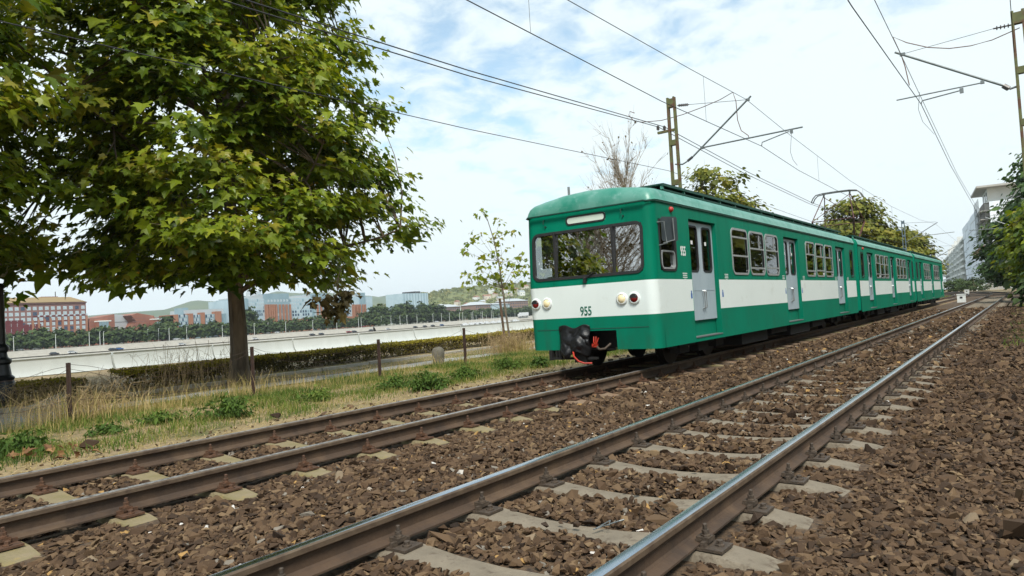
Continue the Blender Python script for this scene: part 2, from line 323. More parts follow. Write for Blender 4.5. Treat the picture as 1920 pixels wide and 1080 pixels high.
M['wood'] = mat('stake_wood', (0.16, 0.10, 0.065), (0.10, 0.065, 0.04), 10, rough=0.85, stretch=(1, 1, 0.15))
LEAF = [(0.0, (0.024, 0.045, 0.005)), (0.30, (0.070, 0.122, 0.010)), (0.6, (0.170, 0.228, 0.016)), (0.88, (0.295, 0.325, 0.026)), (0.97, (0.30, 0.25, 0.035)), (1.0, (0.60, 0.35, 0.02))]
M['leaf'] = tone_mat('maple_leaf', LEAF, rough=0.42, trans=0.42, spec=0.3)
M['leaf_brown'] = tone_mat('dying_leaf', [(0, (0.045, 0.033, 0.012)), (0.5, (0.085, 0.062, 0.018)), (1, (0.14, 0.11, 0.03))], rough=0.6, trans=0.2)
M['leaf_far'] = tone_mat('far_leaf', [(0, (0.016, 0.032, 0.008)), (0.5, (0.038, 0.066, 0.015)), (1, (0.075, 0.105, 0.026))], rough=0.7, trans=0.1)
M['leaf_dark'] = tone_mat('dark_leaf', [(0, (0.018, 0.045, 0.011)), (0.5, (0.045, 0.092, 0.020)), (1, (0.085, 0.14, 0.03))], rough=0.55, trans=0.2)
M['leaf_yellow'] = tone_mat('yellowing_leaf', [(0, (0.06, 0.075, 0.010)), (0.5, (0.135, 0.155, 0.018)), (1, (0.25, 0.215, 0.025))], rough=0.6, trans=0.25)
M['hedge'] = tone_mat('hedge_leaf', [(0, (0.022, 0.022, 0.008)), (0.35, (0.07, 0.058, 0.018)), (0.6, (0.11, 0.085, 0.028)), (0.8, (0.27, 0.225, 0.022)), (1.0, (0.42, 0.35, 0.035))], rough=0.7, trans=0.15)
M['grass'] = tone_mat('verge_grass', [(0.0, (0.045, 0.090, 0.014)), (0.30, (0.095, 0.155, 0.022)), (0.5, (0.18, 0.20, 0.04)), (0.62, (0.30, 0.245, 0.085)), (0.85, (0.48, 0.36, 0.16)), (1.0, (0.60, 0.47, 0.24))], rough=0.75, trans=0.2)
M['mast'] = mat('mast_olive_paint', (0.15, 0.155, 0.055), (0.10, 0.11, 0.04), 7, rough=0.7, c3=(0.12, 0.055, 0.03), s3=3.2, k3=(0.48, 0.6))
M['mast_blue'] = mat('mast_blue_grey', (0.12, 0.17, 0.2), (0.09, 0.13, 0.16), 4, rough=0.6)
M['galv'] = mat('galvanised_tube', (0.22, 0.24, 0.24), (0.16, 0.18, 0.18), 6, rough=0.5, metal=0.4)
M['wire'] = mat('overhead_wire', (0.022, 0.022, 0.025), (0.03, 0.028, 0.03), 5, rough=0.6)
M['copper'] = mat('brown_jumper_cable', (0.15, 0.075, 0.05), (0.11, 0.055, 0.04), 6, rough=0.6)
M['insul'] = mat('insulator_brown', (0.06, 0.05, 0.045), (0.09, 0.08, 0.075), 9, rough=0.3)
M['post'] = mat('fence_post_rust', (0.035, 0.021, 0.016), (0.06, 0.032, 0.022), 12, rough=0.8, bump=0.3, bscale=60)
M['lamp'] = mat('lamp_post_black', (0.012, 0.013, 0.016), (0.02, 0.022, 0.026), 5, rough=0.35)
M['lampglass'] = mat('lamp_frosted_glass', (0.6, 0.58, 0.48), (0.5, 0.48, 0.4), 5, rough=0.3)
M['boulder'] = mat('weathered_stone', (0.16, 0.145, 0.115), (0.10, 0.09, 0.07), 9, rough=0.95, bump=0.6, bscale=25, c3=(0.12, 0.12, 0.06), s3=4, k3=(0.5, 0.7))

# ------------------------------------------------------------------ the ground, river and far bank
XR, XL = -2.2591, -6.0628                      # centre lines of the two tracks; rail tops lie at z = 0
CURVE_Y, CURVE_R = 88.0, 260.0
def bend(y):
    y = np.asarray(y, float); return np.where(y > CURVE_Y, -(y-CURVE_Y)**2/(2*CURVE_R), 0.0)
GX = np.array([-29, -27.9, -24, -20, -18, -16.5, -14, -12, -10, -8.6, -7.7, -6, -2, 0.0, 0.8, 3, 8, 40, 600.0])
GZ = np.array([-.14, -.14, -.2, -.3, -.34, -.36, -.34, -.32, -.30, -.27, -.25, -.34, -.34, -.30, -.24, -.22, -.2, 0.2, 1.0])
def gz(x, y=0):
    return np.interp(x, GX, GZ)+0.05*(vnoise(x, y, 1.7, 3)-0.5)*(np.abs(np.asarray(x)-(-4)) > 3.5)
def sheet(name, xs, ys, zf, m_, parent=None):
    X, Y = np.meshgrid(xs, ys); V = np.stack([X, Y, zf(X, Y)], -1).reshape(-1, 3); nx, ny = len(xs), len(ys)
    i = (np.arange(ny-1)[:, None]*nx+np.arange(nx-1)[None]).ravel(); T = np.stack([i, i+1, i+nx+1, i+nx], -1)
    return place(name, np_mesh(name, V, T, m_, k=4, smooth=True), parent)
ys_g = np.concatenate([np.arange(-60, 0, 6), np.arange(0, 40, 0.5), np.arange(40, 120, 4), np.array([150, 220, 400, 800, 1600, 3500.0])])
xs_g = np.concatenate([np.array([-29, -27.9, -26, -24, -22]), np.arange(-20, 3, 0.5), np.array([3, 5, 8, 20, 40, 120, 650.0])])
tag(sheet('ground', xs_g, ys_g, lambda X, Y: gz(X, Y), M['verge']), kind='structure')
M['water'] = mat('river_water', (0.10, 0.12, 0.11), (0.13, 0.15, 0.14), 0.05, rough=0.12, bump=0.3, bscale=0.6)
tag(sheet('river', np.array([-428, -300, -150, -29.5]), np.array([-800, 0, 400, 1000, 2000, 3500.0]), lambda X, Y: X*0-8.9, M['water']), kind='structure')
M['bank'] = mat('stone_embankment', (0.36, 0.335, 0.285), (0.30, 0.28, 0.235), 0.35, rough=0.9, bump=0.3, bscale=2, c3=(0.24, 0.23, 0.19), s3=1.2, k3=(0.55, 0.7))
M['bank2'] = mat('far_shore_ground', (0.16, 0.165, 0.12), (0.20, 0.2, 0.15), 0.02, rough=0.95)
bs = sheet('far_embankment', np.array([-440, -436, -426, -424.0]), np.array([-800, 0, 400, 1000, 2000, 3500.0]), lambda X, Y: np.interp(X, [-440, -436, -426, -424], [-4.35, -4.35, -8.3, -9.6]), M['bank'])
tag(bs, kind='structure')
fs = sheet('far_shore', np.array([-3150, -1200, -600, -440.0]), np.array([-800, 0, 400, 1000, 2000, 3500.0]), lambda X, Y: X*0-4.36, M['bank2']); tag(fs, kind='structure')

# far pale hills: left ridge and the nearer wooded hill with houses
def ridge(name, X, pts, depth, m_, rough_amp, seed):
    """crest through photo pixels at distance plane X, falling away in front and behind"""
    P = np.array([atX(px, py, X) for px, py in pts]); ys = np.linspace(P[0, 1], P[-1, 1], 140); zc = np.interp(ys, P[:, 1], P[:, 2])
    us = np.array([-1, -.6, -.25, 0, .2, .4, .6, .8, 1.0]); prof = np.array([0.0, .35, .8, 1, .93, .75, .5, .22, 0])
    V = []
    for u_, p_ in zip(us, prof):
        n_ = (vnoise(ys, np.full_like(ys, u_*depth), abs(X)*0.05, seed)-.5)*rough_amp*(p_ > 0)
        V.append(np.stack([np.full_like(ys, X)+u_*depth, ys, -4.5+(zc+4.5)*p_+n_*p_], -1))
    V = np.array(V); n, L = V.shape[:2]; i = (np.arange(n-1)[:, None]*L+np.arange(L-1)[None]).ravel()
    return place(name, np_mesh(name, V.reshape(-1, 3), np.stack([i, i+1, i+L+1, i+L], -1), m_, k=4, smooth=True)), ys, zc
M['hill_far'] = mat('far_hill_woodland', (0.075, 0.11, 0.06), (0.12, 0.15, 0.08), 0.004, rough=0.95, c3=(0.3, 0.3, 0.26), s3=0.02, k3=(0.66, 0.72), bump=0.6, bscale=0.05)
hl, _, _ = ridge('far_hill', -2500, [(-500, 662), (60, 602), (150, 592), (240, 586), (320, 577), (420, 562), (520, 549), (640, 556), (730, 556), (790, 562), (1050, 570)], 560, M['hill_far'], 30, 2); tag(hl, kind='structure')
M['hill_near'] = mat('near_hill_woodland', (0.10, 0.125, 0.03), (0.16, 0.165, 0.045), 0.02, rough=0.95, bump=0.8, bscale=0.15)
hn, hy, hzc = ridge('wooded_hill', -1150, [(640, 592), (760, 562), (805, 549), (850, 543), (920, 536), (1000, 531), (1060, 527), (1200, 520), (1400, 515)], 420, M['hill_near'], 10, 5); tag(hn, kind='structure')

# ------------------------------------------------------------------ ballast bed
def ball_z(X, Y):
    b = bend(Y); x = X-b; base = np.interp(x, [-8.1, -7.6, -7.35, -0.2, 0.6, 1.4], [-.40, -.27, -.214, -.214, -.23, -.36])
    between = np.exp(-((x+4.2)/0.7)**2)*0.02
    return base+between+0.022*(vnoise(X, Y, 0.45, 1)-.5)
ys_b = np.concatenate([np.arange(-8, 24, 0.25), np.arange(24, 88, 1.0), np.arange(88, 190, 3.0)])
xo = np.linspace(-8.1, 1.4, 39)
X, Y = np.meshgrid(xo, ys_b); X = X+bend(Y); V = np.stack([X, Y, ball_z(X, Y)], -1).reshape(-1, 3); nx = len(xo)
i = (np.arange(len(ys_b)-1)[:, None]*nx+np.arange(nx-1)[None]).ravel()
ballast = tag(place('ballast_bed', np_mesh('ballast_bed', V, np.stack([i, i+1, i+nx+1, i+nx], -1), M['ballast'], k=4, smooth=True)), kind='structure')

# stones: convex lumps, cut flat like crushed rock
def hull(n, seed, flat=0.75):
    r_ = np.random.default_rng(seed); p = unit(r_.normal(size=(n, 3)))*r_.uniform(.85, 1.1, (n, 1))*np.array([1.15, 0.9, flat])
    bm = bmesh.new(); [bm.verts.new(q) for q in p]; bmesh.ops.convex_hull(bm, input=bm.verts); bmesh.ops.triangulate(bm, faces=bm.faces)
    lone = [v for v in bm.verts if not v.link_faces]; bmesh.ops.delete(bm, geom=lone, context='VERTS')
    bm.verts.index_update(); v = np.array([q.co[:] for q in bm.verts]); t = np.array([[q.index for q in f.verts] for f in bm.faces]); bm.free(); return v, t
HULLS = [hull(9, s, .62) for s in range(8)]+[hull(7, 20+s) for s in range(4)]
SLEEPER_S, SLEEPER_Y0 = 0.7484, 1.9918
SL_W = 0.25
def stone_field():
    P = []
    for y0, y1, x0, x1, dens, sz in ((0.9, 6.5, -9.2, .7, 1300, .0212), (6.5, 13, -9.2, .7, 600, .027), (13, 24, -9.2, .7, 230, .038), (24, 46, -5.2, .7, 90, .05)):
        n = int((y1-y0)*(x1-x0)*dens); x = rng.uniform(x0, x1, n); y = rng.uniform(y0, y1, n)
        pr = proj(np.stack([x, y, np.full(n, -.2)], -1)); ok = (pr[:, 2] > 0.5) & (pr[:, 0] > -160) & (pr[:, 0] < 2080) & (pr[:, 1] < 1230)
        x, y = x[ok], y[ok]; s = sz*np.exp(rng.normal(0, .33, len(x)))
        edge = (x > -7.45-0.25*vnoise(x*0, y, .8, 4)) | (rng.random(len(x)) < np.interp(x, [-9.2, -8.2, -7.5], [.004, .05, .35]))
        P.append(np.stack([x, y, s], -1)[edge])
    P = np.concatenate(P); x, y, s = P.T; keep = np.ones(len(P), bool); z = np.maximum(ball_z(x, y), gz(x, y))+s*0.45
    for cx in (XR, XL):
        a = np.abs(x-cx)
        ph = np.abs(((y-SLEEPER_Y0-(0 if cx == XR else 0.33)+SLEEPER_S/2) % SLEEPER_S)-SLEEPER_S/2)
        cover = ((vnoise(x, y, .5, 31) > .94) & (a < .45)) | (rng.random(len(x)) < .004); on = (a < 1.24) & (ph < .105+s*.35) & ~cover; z = np.where((a < 1.24) & (ph < .12) & cover, -.198+s*.5, z)
        keep &= ~(on & (z < 0.0))
        keep &= ~(np.abs(a-.7525) < 0.085+s*.6)
        z = np.where((a < .66) & (ph >= SL_W/2), z+0.012, z)
        z = np.where((a > .86) & (a < 1.3), z-0.008, z)
    under = (x < -4.75) & (x > -7.4) & (y > 12.2); keep &= ~under
    return x[keep], y[keep], z[keep], s[keep]
sx, sy, sz, ss = stone_field()
tone = np.clip(rng.beta(2.4, 2.6, len(sx))*0.93+(rng.random(len(sx)) < .02)*rng.uniform(.1, .5, len(sx)), 0, 1)
rare = rng.random(len(sx)); tone = np.where(rare < .012, .955, tone); tone = np.where(rare > .992, .975, tone); tone = np.where((rare > .986) & (rare < .9863), .955, tone); ss = np.where((rare > .986) & (rare < .9863), ss*.7, ss)
tone = np.where((sx > -1.3), tone*0.9, tone)                        # older, rustier stones outside the right track
pr = proj(np.stack([sx, sy, sz], -1)); size_px = F*ss/pr[:, 2]; vis = (pr[:, 0] > 0) & (pr[:, 0] < 1920) & (pr[:, 1] < 1080)
top300 = np.argsort(-(size_px*vis))[:300]; rest = np.setdiff1d(np.arange(len(sx)), top300)
Vs, Ts, To, o_ = [], [], [], 0
kind_ = rng.integers(0, 8, len(sx)); kind_[sy > 7] = 8+rng.integers(0, 4, (sy > 7).sum())
for k in range(12):
    q = rest[kind_[rest] == k]
    if not len(q): continue
    v, t = HULLS[k]; asp = np.exp(rng.normal(0, .16, (len(q), 3)))
    V, T = scatter(v, t, frames(np.array([0, 0, 1.0])+rng.normal(0, .42, (len(q), 3)), rng.normal(size=(len(q), 3))), ss[q][:, None]*asp*np.array([1.12, 1.12, .92]), np.stack([sx[q], sy[q], sz[q]], -1))
    Vs.append(V); Ts.append(T+o_); To.append(np.repeat(tone[q], len(v))); o_ += len(V)
tag(place('ballast_stones', np_mesh('ballast_stones', np.concatenate(Vs), np.concatenate(Ts), M['stone'], np.concatenate(To)), ballast), kind='stuff')
print('stones', len(sx), 'tris', sum(len(t) for t in Ts))
BM = {}
def stone_mesh(k, tv):
    tv = round(float(np.clip(tv, 0, .94))*12)/12
    if (k, tv) not in BM: v, t = HULLS[k]; BM[k, tv] = np_mesh('stone', v, t, M['stone'], np.full(len(v), tv))
    return BM[k, tv]
for q in top300:
    place('stone', stone_mesh(int(kind_[q]) % 8, tone[q]), ballast, (sx[q], sy[q], sz[q]), (rng.normal(0, .35), rng.normal(0, .35), rng.uniform(0, 6.28)), tuple(ss[q]*np.exp(rng.normal(0, .15, 3))))

# ------------------------------------------------------------------ the two tracks
def rail_mesh(xc, side, mats):
    """flat-bottom rail swept along the track; side = +1/-1 offset from the centre line"""
    prof = [(-.0355, -.012), (-.029, -.002), (-.018, 0), (.018, 0), (.029, -.002), (.0355, -.012), (.034, -.038), (.012, -.050), (.008, -.060), (.008, -.118), (.016, -.132), (.068, -.146), (.068, -.157),
            (-.068, -.157), (-.068, -.146), (-.016, -.132), (-.008, -.118), (-.008, -.060), (-.012, -.050), (-.034, -.038)]
    mi = [1, 0, 0, 0, 1, 2, 2]+[1]*0
    ys = np.concatenate([np.array([-6.0, 0, 10, 30, 60, 88]), np.arange(91, 186, 4.0)])
    n = len(prof); V = []
    for y in ys:
        b = float(bend(y)); dx = -(y-CURVE_Y)/CURVE_R if y > CURVE_Y else 0
        for px, pz in prof: V.append((xc+side*0.7525+b+px, y-dx*px, pz))
    fs, ms = [], []
    for k in range(len(ys)-1):
        for j in range(n):
            j2 = (j+1) % n; fs.append((k*n+j, (k+1)*n+j, (k+1)*n+j2, k*n+j2))
            ms.append(0 if j in (1, 2, 3) else (2 if j in (0, 4, 5, 19, 18, 6) else 1))
    mb = MB(); mb.v, mb.f, mb.m = V, fs, ms
    return mb.mesh('rail', mats, smooth=24)
def sleeper_mesh(m_):
    mb = MB(); st = []
    for x, zt, wt in ((-1.25, -.060, .17), (-1.12, -.030, .20), (-.95, -.008, .21), (-.6, 0, .22), (-.3, -.025, .20), (0, -.032, .19), (.3, -.025, .20), (.6, 0, .22), (.95, -.008, .21), (1.12, -.030, .20), (1.25, -.060, .17)):
        st.append([(x, -wt/2-.035, -.22), (x, -wt/2-.012, zt-.02), (x, -wt/2, zt), (x, wt/2, zt), (x, wt/2+.012, zt-.02), (x, wt/2+.035, -.22)])
    for a, b in zip(st[:-1], st[1:]):
        for j in range(5): mb.face([a[j], b[j], b[j+1], a[j+1]])
    mb.face(st[0]); mb.face(st[-1][::-1])
    return mb.mesh('sleeper', m_, smooth=40)
def plate_mesh(m_):
    mb = MB(); mb.bx(-.20, .20, -.075, .075, 0, .014)                        # base plate
    for s_ in (-1, 1):
        mb.bx(min(s_*.082, s_*.105), max(s_*.082, s_*.105), -.07, .07, .014, .040)   # rib that holds the rail foot
        mb.bx(min(s_*.045, s_*.115), max(s_*.045, s_*.115), -.032, .032, .030, .055)  # clamp
    return mb.mesh('base_plate', m_)
def clamp_bolt_mesh(m_):
    mb = MB(); mb.lathe([(.026, 0), (.026, .010), (.020, .012), (.020, .034), (.0125, .036), (.0125, .062), (.009, .066)], n=6)
    return mb.mesh('clamp_bolt', m_)
def screw_mesh(m_):
    mb = MB(); mb.lathe([(.027, 0), (.027, .008), (.018, .010), (.018, .028), (.010, .031)], n=6)
    return mb.mesh('sleeper_screw', m_)
def track(name, label, xc, y0, mats, sl_mats, bm_, n, nfast):
    t = thing(name, label, 'railway track', (xc, 0, 0))
    for s_ in (-1, 1):
        o = place('rail', rail_mesh(0, s_, mats), t)
    sm = [sleeper_mesh(m_) for m_ in sl_mats]; pm, bm, cm = plate_mesh(bm_), clamp_bolt_mesh(bm_), screw_mesh(bm_)
    for k in range(-2, n):
        y = y0+k*SLEEPER_S; b = float(bend(y)); rz = (y-CURVE_Y)/CURVE_R if y > CURVE_Y else 0
        s = place('sleeper', sm[rng.integers(0, len(sm))], t, (b+rng.normal(0, .012), y, -.173+rng.normal(0, .003)), (0, 0, rz+rng.normal(0, .006)))
        if not (y > 0 and k < nfast): continue
        for e in (-1, 1):
            place('base_plate', pm, s, (e*.7525, 0, 0.0015), (0, 0, rng.normal(0, .02)))
            for f in (-1, 1):
                if k < nfast-8 or (e == 1): place('clamp_bolt', bm, s, (e*.7525+f*.086, 0, .055), (rng.normal(0, .03), rng.normal(0, .03), rng.uniform(0, 1)))
                if k < 16: place('sleeper_screw', cm, s, (e*.7525+f*.155, rng.normal(0, .003), .0155), (0, 0, rng.uniform(0, 1)))
    return t
track('railway_track', 'empty railway track with shiny blue-grey rail heads nearest the camera', XR, SLEEPER_Y0, [M['railtop'], M['rust'], M['railside']], [M['sleeper']], M['bolt'], 110, 30)
track('railway_track', 'railway track with dull worn rails that the green train runs on', XL, SLEEPER_Y0+.33, [M['railtop_dull'], M['rust'], M['railside']], [M['sleeper_mossy'], M['sleeper_rusty'], M['sleeper_rusty']], M['bolt_rusty'], 110, 22)

# ------------------------------------------------------------------ the green train
YF, HW = 10.36, 1.2661                         # front plane, half width
Z0, ZC, ZA, ZB, ZG = 0.376, 0.735, 0.939, 1.502, 2.818
train = thing('commuter_train', 'long green commuter train with a white waist stripe numbered 955', 'train', (XL, YF, 0))
TX = lambda x: x                               # train-local x (centre = 0), y is measured from the front
def wall_grid(mb, us, ws, holes, fn, mid):
    """flat wall in (u,w) with rectangular holes left open; mid(wc) gives the material index"""
    us = sorted(set([round(u, 4) for u in us]+[round(h[k], 4) for h in holes for k in (0, 1)])); ws = sorted(set([round(q, 4) for q in ws]+[round(h[k], 4) for h in holes for k in (2, 3)]))
    for a, b in zip(us[:-1], us[1:]):
        for c, d in zip(ws[:-1], ws[1:]):
            uc, wc = (a+b)/2, (c+d)/2
            if any(h[0]-1e-4 < uc < h[1]+1e-4 and h[2]-1e-4 < wc < h[3]+1e-4 for h in holes): continue
            mb.face([fn(a, c, 0), fn(b, c, 0), fn(b, d, 0), fn(a, d, 0)], mid(wc))
    for h in holes:
        a, b, c, d = h[:4]; dp = h[4] if len(h) > 4 else 0.05; mi = mid((c+d)/2) if len(h) < 6 else h[5]
        for p, q in (((a, c), (b, c)), ((b, c), (b, d)), ((b, d), (a, d)), ((a, d), (a, c))):
            mb.face([fn(*p, 0), fn(*q, 0), fn(*q, -dp), fn(*p, -dp)], mi)
BODY = [M['green'], M['stripe'], M['green_low'], M['interior'], M['black'], M['roof'], M['roof_dark']]
def mid(wc): return 1 if ZA < wc < ZB else (2 if wc < ZA else 0)
# openings along each carriage: (kind, y0, y1) in train metres behind the front
rel = lambda a: a-YF
CARS = [
    (0.0, rel(26.92), [('cab', rel(10.60), rel(11.32)), ('door', rel(11.93), rel(13.28)), ('win', rel(14.14), rel(15.16)), ('win', rel(15.28), rel(16.32)), ('win', rel(16.44), rel(17.46)),
                    ('door', rel(18.02), rel(19.40)), ('win', rel(20.14), rel(21.12)), ('win', rel(21.26), rel(22.24)), ('win', rel(22.38), rel(23.38)), ('door', rel(23.93), rel(25.28)), ('slit', rel(26.02), rel(26.62))]),
    (rel(27.62), rel(42.9), [('slit', rel(28.02), rel(28.62)), ('door', rel(29.38), rel(30.72)), ('win', rel(31.2), rel(32.18)), ('win', rel(32.3), rel(33.28)), ('win', rel(33.4), rel(34.38)),
                    ('door', rel(35.0), rel(36.3)), ('win', rel(36.85), rel(37.83)), ('win', rel(37.95), rel(38.93)), ('win', rel(39.05), rel(40.03)), ('door', rel(40.7), rel(42.0)), ('slit', rel(42.2), rel(42.7))]),
    (rel(43.7), rel(59.2), [('slit', rel(44.1), rel(44.7)), ('door', rel(45.6), rel(46.95)), ('win', rel(47.75), rel(48.7)), ('win', rel(48.82), rel(49.78)), ('win', rel(49.9), rel(50.85)),
                    ('door', rel(51.3), rel(52.6)), ('win', rel(53.2), rel(54.2)), ('win', rel(54.32), rel(55.32)), ('win', rel(55.44), rel(56.44)), ('door', rel(57.0), rel(58.3))])]
ZW0, ZW1, ZD0, ZD1, ZST = 1.62, 2.57, 0.755, 2.60, 0.455
sideR = lambda u, w_, d: (HW+d+(0.006 if w_ < ZC-1e-3 else 0), u, w_)
sideL = lambda u, w_, d: (-HW-d, u, w_)
roof_prof = [(-HW-.012, ZG-.012), (-HW-.03, ZG+.006), (-HW-.012, ZG+.03), (-1.258, 2.92), (-1.215, 2.995), (-1.12, 3.055), (-.9, 3.10), (-.5, 3.16), (0, 3.185)]
roof_prof = roof_prof+[(-x, z) for x, z in roof_prof[-2::-1]]
def ring_fn_side(u, w_, d): return (d, u, w_)
win_mesh, pane_mesh = {}, {}
def window_meshes():
    W, H = 1.0-.06, ZW1-ZW0-.06
    mb = MB(); mb.ring(W, H, .10, .045, -.02, .014, lambda a, b, d: (d, a, b)); mb.ring(W-.0, H, .10, .012, -.03, .005, lambda a, b, d: (d, a, b))
    fr = mb.mesh('window_frame', M['alu'], smooth=40)
    mb = MB(); mb.face([(-.012, -W/2-.01, -H/2-.01), (-.012, W/2+.01, -H/2-.01), (-.012, W/2+.01, H/2+.01), (-.012, -W/2-.01, H/2+.01)]); pn = mb.mesh('window_pane', M['glass'])
    mb = MB(); mb.bx(-.016, .008, -W/2, W/2, -.018, .018); tb = mb.mesh('window_bar', M['alu'])
    mb = MB(); mb.bx(-.02, .006, -.012, .012, -.15, .15); vb = mb.mesh('sliding_sash_bar', M['alu'])
    return fr, pn, tb, vb
WFR, WPN, WTB, WVB = window_meshes()
def slit_meshes():
    W, H = .46, .89
    mb = MB(); mb.ring(W, H, .09, .03, -.02, .012, lambda a, b, d: (d, a, b)); fr = mb.mesh('slit_window_frame', M['rubber'], smooth=40)
    mb = MB(); mb.face([(-.012, -W/2, -H/2), (-.012, W/2, -H/2), (-.012, W/2, H/2), (-.012, -W/2, H/2)]); return fr, mb.mesh('window_pane', M['glass'])
SFR, SPN = slit_meshes()
def door_meshes():
    """one leaf .66 wide, 1.83 high, hinged look, with its rounded window"""
    LW, LH = .655, ZD1-ZD0-.03; hz0, hz1, hw = .50*LH, .955*LH, .215
    mb = MB(); wall_grid(mb, [0, LW], [0, LH], [(LW/2-hw, LW/2+hw, hz0+.0, hz1-.0, .035)], lambda u, w_, d: (d, u, w_), lambda w_: 0)
    mb.face([(-.035, 0, 0), (-.035, LW, 0), (0, LW, 0), (0, 0, 0)]); mb.face([(-.035, 0, 0), (0, 0, 0), (0, 0, LH), (-.035, 0, LH)]); mb.face([(-.035, LW, 0), (0, LW, 0), (0, LW, LH), (-.035, LW, LH)])
    mb.bx(0, .005, .05, LW-.05, .30*LH, .31*LH)
    leaf = mb.mesh('door_leaf', M['door'])
    mb = MB(); mb.ring(2*hw-.03, hz1-hz0-.03, .07, .032, -.02, .010, lambda a, b, d: (d, a+LW/2, b+(hz0+hz1)/2)); seal = mb.mesh('window_seal', M['rubber'], smooth=40)
    mb = MB(); mb.face([(-.012, LW/2-hw, hz0), (-.012, LW/2+hw, hz0), (-.012, LW/2+hw, hz1), (-.012, LW/2-hw, hz1)]); pane = mb.mesh('door_pane', M['glass'])
    mb = MB(); mb.tube([(.004, .0, -.17), (.045, .0, -.15), (.045, .0, .15), (.004, .0, .17)], .014, 6); hd = mb.mesh('door_handle', M['alu'], smooth=50)
    mb = MB(); mb.bx(-.0105, -.0085, -.045, .045, -.035, .035); st = mb.mesh('paper_notice', M['white'])
    return leaf, seal, pane, hd, st, LW
DLEAF, DSEAL, DPANE, DHAND, DSTICK, LW = door_meshes()
def step_mesh(wd):
    mb = MB(); mb.bx(-.16, .012, -wd/2, wd/2, -.02, 0); return mb.mesh('door_step', M['steelgrey'])
mb_int = MB()
for ci, (c0, c1, ops) in enumerate(CARS):
    mb = MB(); holes = []
    s0 = c0+(0.27 if ci == 0 else 0)
    for kd, a, b in ops:
        if kd == 'win': holes.append((a+.03, b-.03, ZW0+.03, ZW1-.03, .06))
        elif kd == 'slit': holes.append((a+.06, b-.06, ZW0+.06, ZW1-.06, .06))
        elif kd == 'cab': holes.append((a+.03, b-.03, 1.62+.03, 2.54-.03, .06))
        else: holes.append((a, b, ZST, ZD1, .12, 2))
    seams = [s0, c1]
    for fn in (sideR, sideL): wall_grid(mb, seams, [Z0, ZC, ZA, ZB, ZG], holes, fn, mid)
    # door recesses: back panel of the step well, head shadow gap
    for kd, a, b in ops:
        if kd == 'door':
            for s_ in (-1, 1):
                x = s_*(HW-.12); mb.face([(x, a, ZST), (x, b, ZST), (x, b, ZD0), (x, a, ZD0)], 2)
    # interior: floor, ceiling liner and end walls
    mb.bx(-HW+.17, HW-.17, c0+.35 if ci == 0 else c0, c1, .60, .72, 4); mb.bx(-HW+.03, HW-.03, c0+.4 if ci == 0 else c0, c1, 2.66, 2.70, 3)
    if ci == 2: mb.face([(-HW, c1, Z0), (HW, c1, Z0), (HW, c1, ZG), (-HW, c1, ZG)], 0)
    # roof
    ysr = np.linspace(c0+.55 if ci == 0 else c0, c1, 12); rows = []
    if ci == 0:
        for d, hf in ((0.012, 0.03), (.012, .22), (.03, .45), (.065, .66), (.12, .83), (.20, .93), (.35, .985)):
            yc = c0+.085+d-.085; rr_ = .18; cut = rr_*(1-math.sqrt(max(0, 1-(1-min(d/rr_, 1))**2)))
            rows.append([(math.copysign(max(abs(x)-cut, 0), x) if abs(x) > .01 else 0.0, yc+.05, ZG-.012+(z-ZG+.012)*hf) for x, z in roof_prof])
    rows += [[(x, y, z) for x, z in roof_prof] for y in ysr]
    for A_, B_ in zip(rows[:-1], rows[1:]):
        for j in range(len(A_)-1): mb.face([A_[j], A_[j+1], B_[j+1], B_[j]], 5)
    if ci == 0: mb.face(rows[0], 5)
    if ci != 0: mb.face(rows[0], 0)
    mb.face(rows[-1], 0)
    if ci == 0:
        # front: raked upper part, rounded plan corners, openings for windshield and coupler
        RC = .17
        def yo(z): return (z-ZB)*.055+.0 if z > ZB else (ZB-z)*.035
        zr = [Z0, ZC, ZA, ZB, 1.655, 2.455, ZG]; fx = lambda u, w_, d: (u, yo(w_)-d, w_)
        wall_grid(mb, [-HW+RC, HW-RC], zr, [(-1.09, 1.07, 1.655, 2.455, .05, 0), (-.60, .50, Z0, .70, .30, 4)], fx, mid)
        for s_ in (-1, 1):
            for za, zb in zip(zr[:-1], zr[1:]):
                prev = None
                for k in range(9):
                    t = math.pi/2*k/8; x = s_*(HW-RC+RC*math.sin(t)); y = RC*(1-math.cos(t)); cur = [(x, y+yo(za), za), (x, y+yo(zb), zb)]
                    if prev: mb.face([prev[0], cur[0], cur[1], prev[1]], mid((za+zb)/2))
                    prev = cur
                mb.face([prev[0], (s_*HW, s0, za), (s_*HW, s0, zb), prev[1]], mid((za+zb)/2))
        mb.bx(-HW+.2, HW-.2, .45, .47, Z0, 1.6, 4)
    b_ = mb.build('carriage_body', BODY, train, smooth=28, local=True)
    if ci == 0:
        mbg = MB(); mbg.bx(-HW+.10, HW-.10, -.012, .03, ZG-.028, ZG-.010, 0); mbg.tube([(-HW-.02, .20, ZG-.02), (-HW+.02, .09, ZG-.02), (-HW+.11, .02, ZG-.02)], .012, 5); mbg.tube([(HW+.02, .20, ZG-.02), (HW-.02, .09, ZG-.02), (HW-.11, .02, ZG-.02)], .012, 5)
        mbg.build('front_gutter', M['roof_dark'], train, local=True)
    for s_ in (-1, 1):
        mbg = MB(); mbg.bx(min(s_*HW, s_*(HW+.022)), max(s_*HW, s_*(HW+.022)), c0+.2 if ci == 0 else c0, c1, ZG-.026, ZG-.010, 0); mbg.build('side_gutter', M['roof_dark'], train, local=True)
    # windows and doors, both sides
    wi = 0
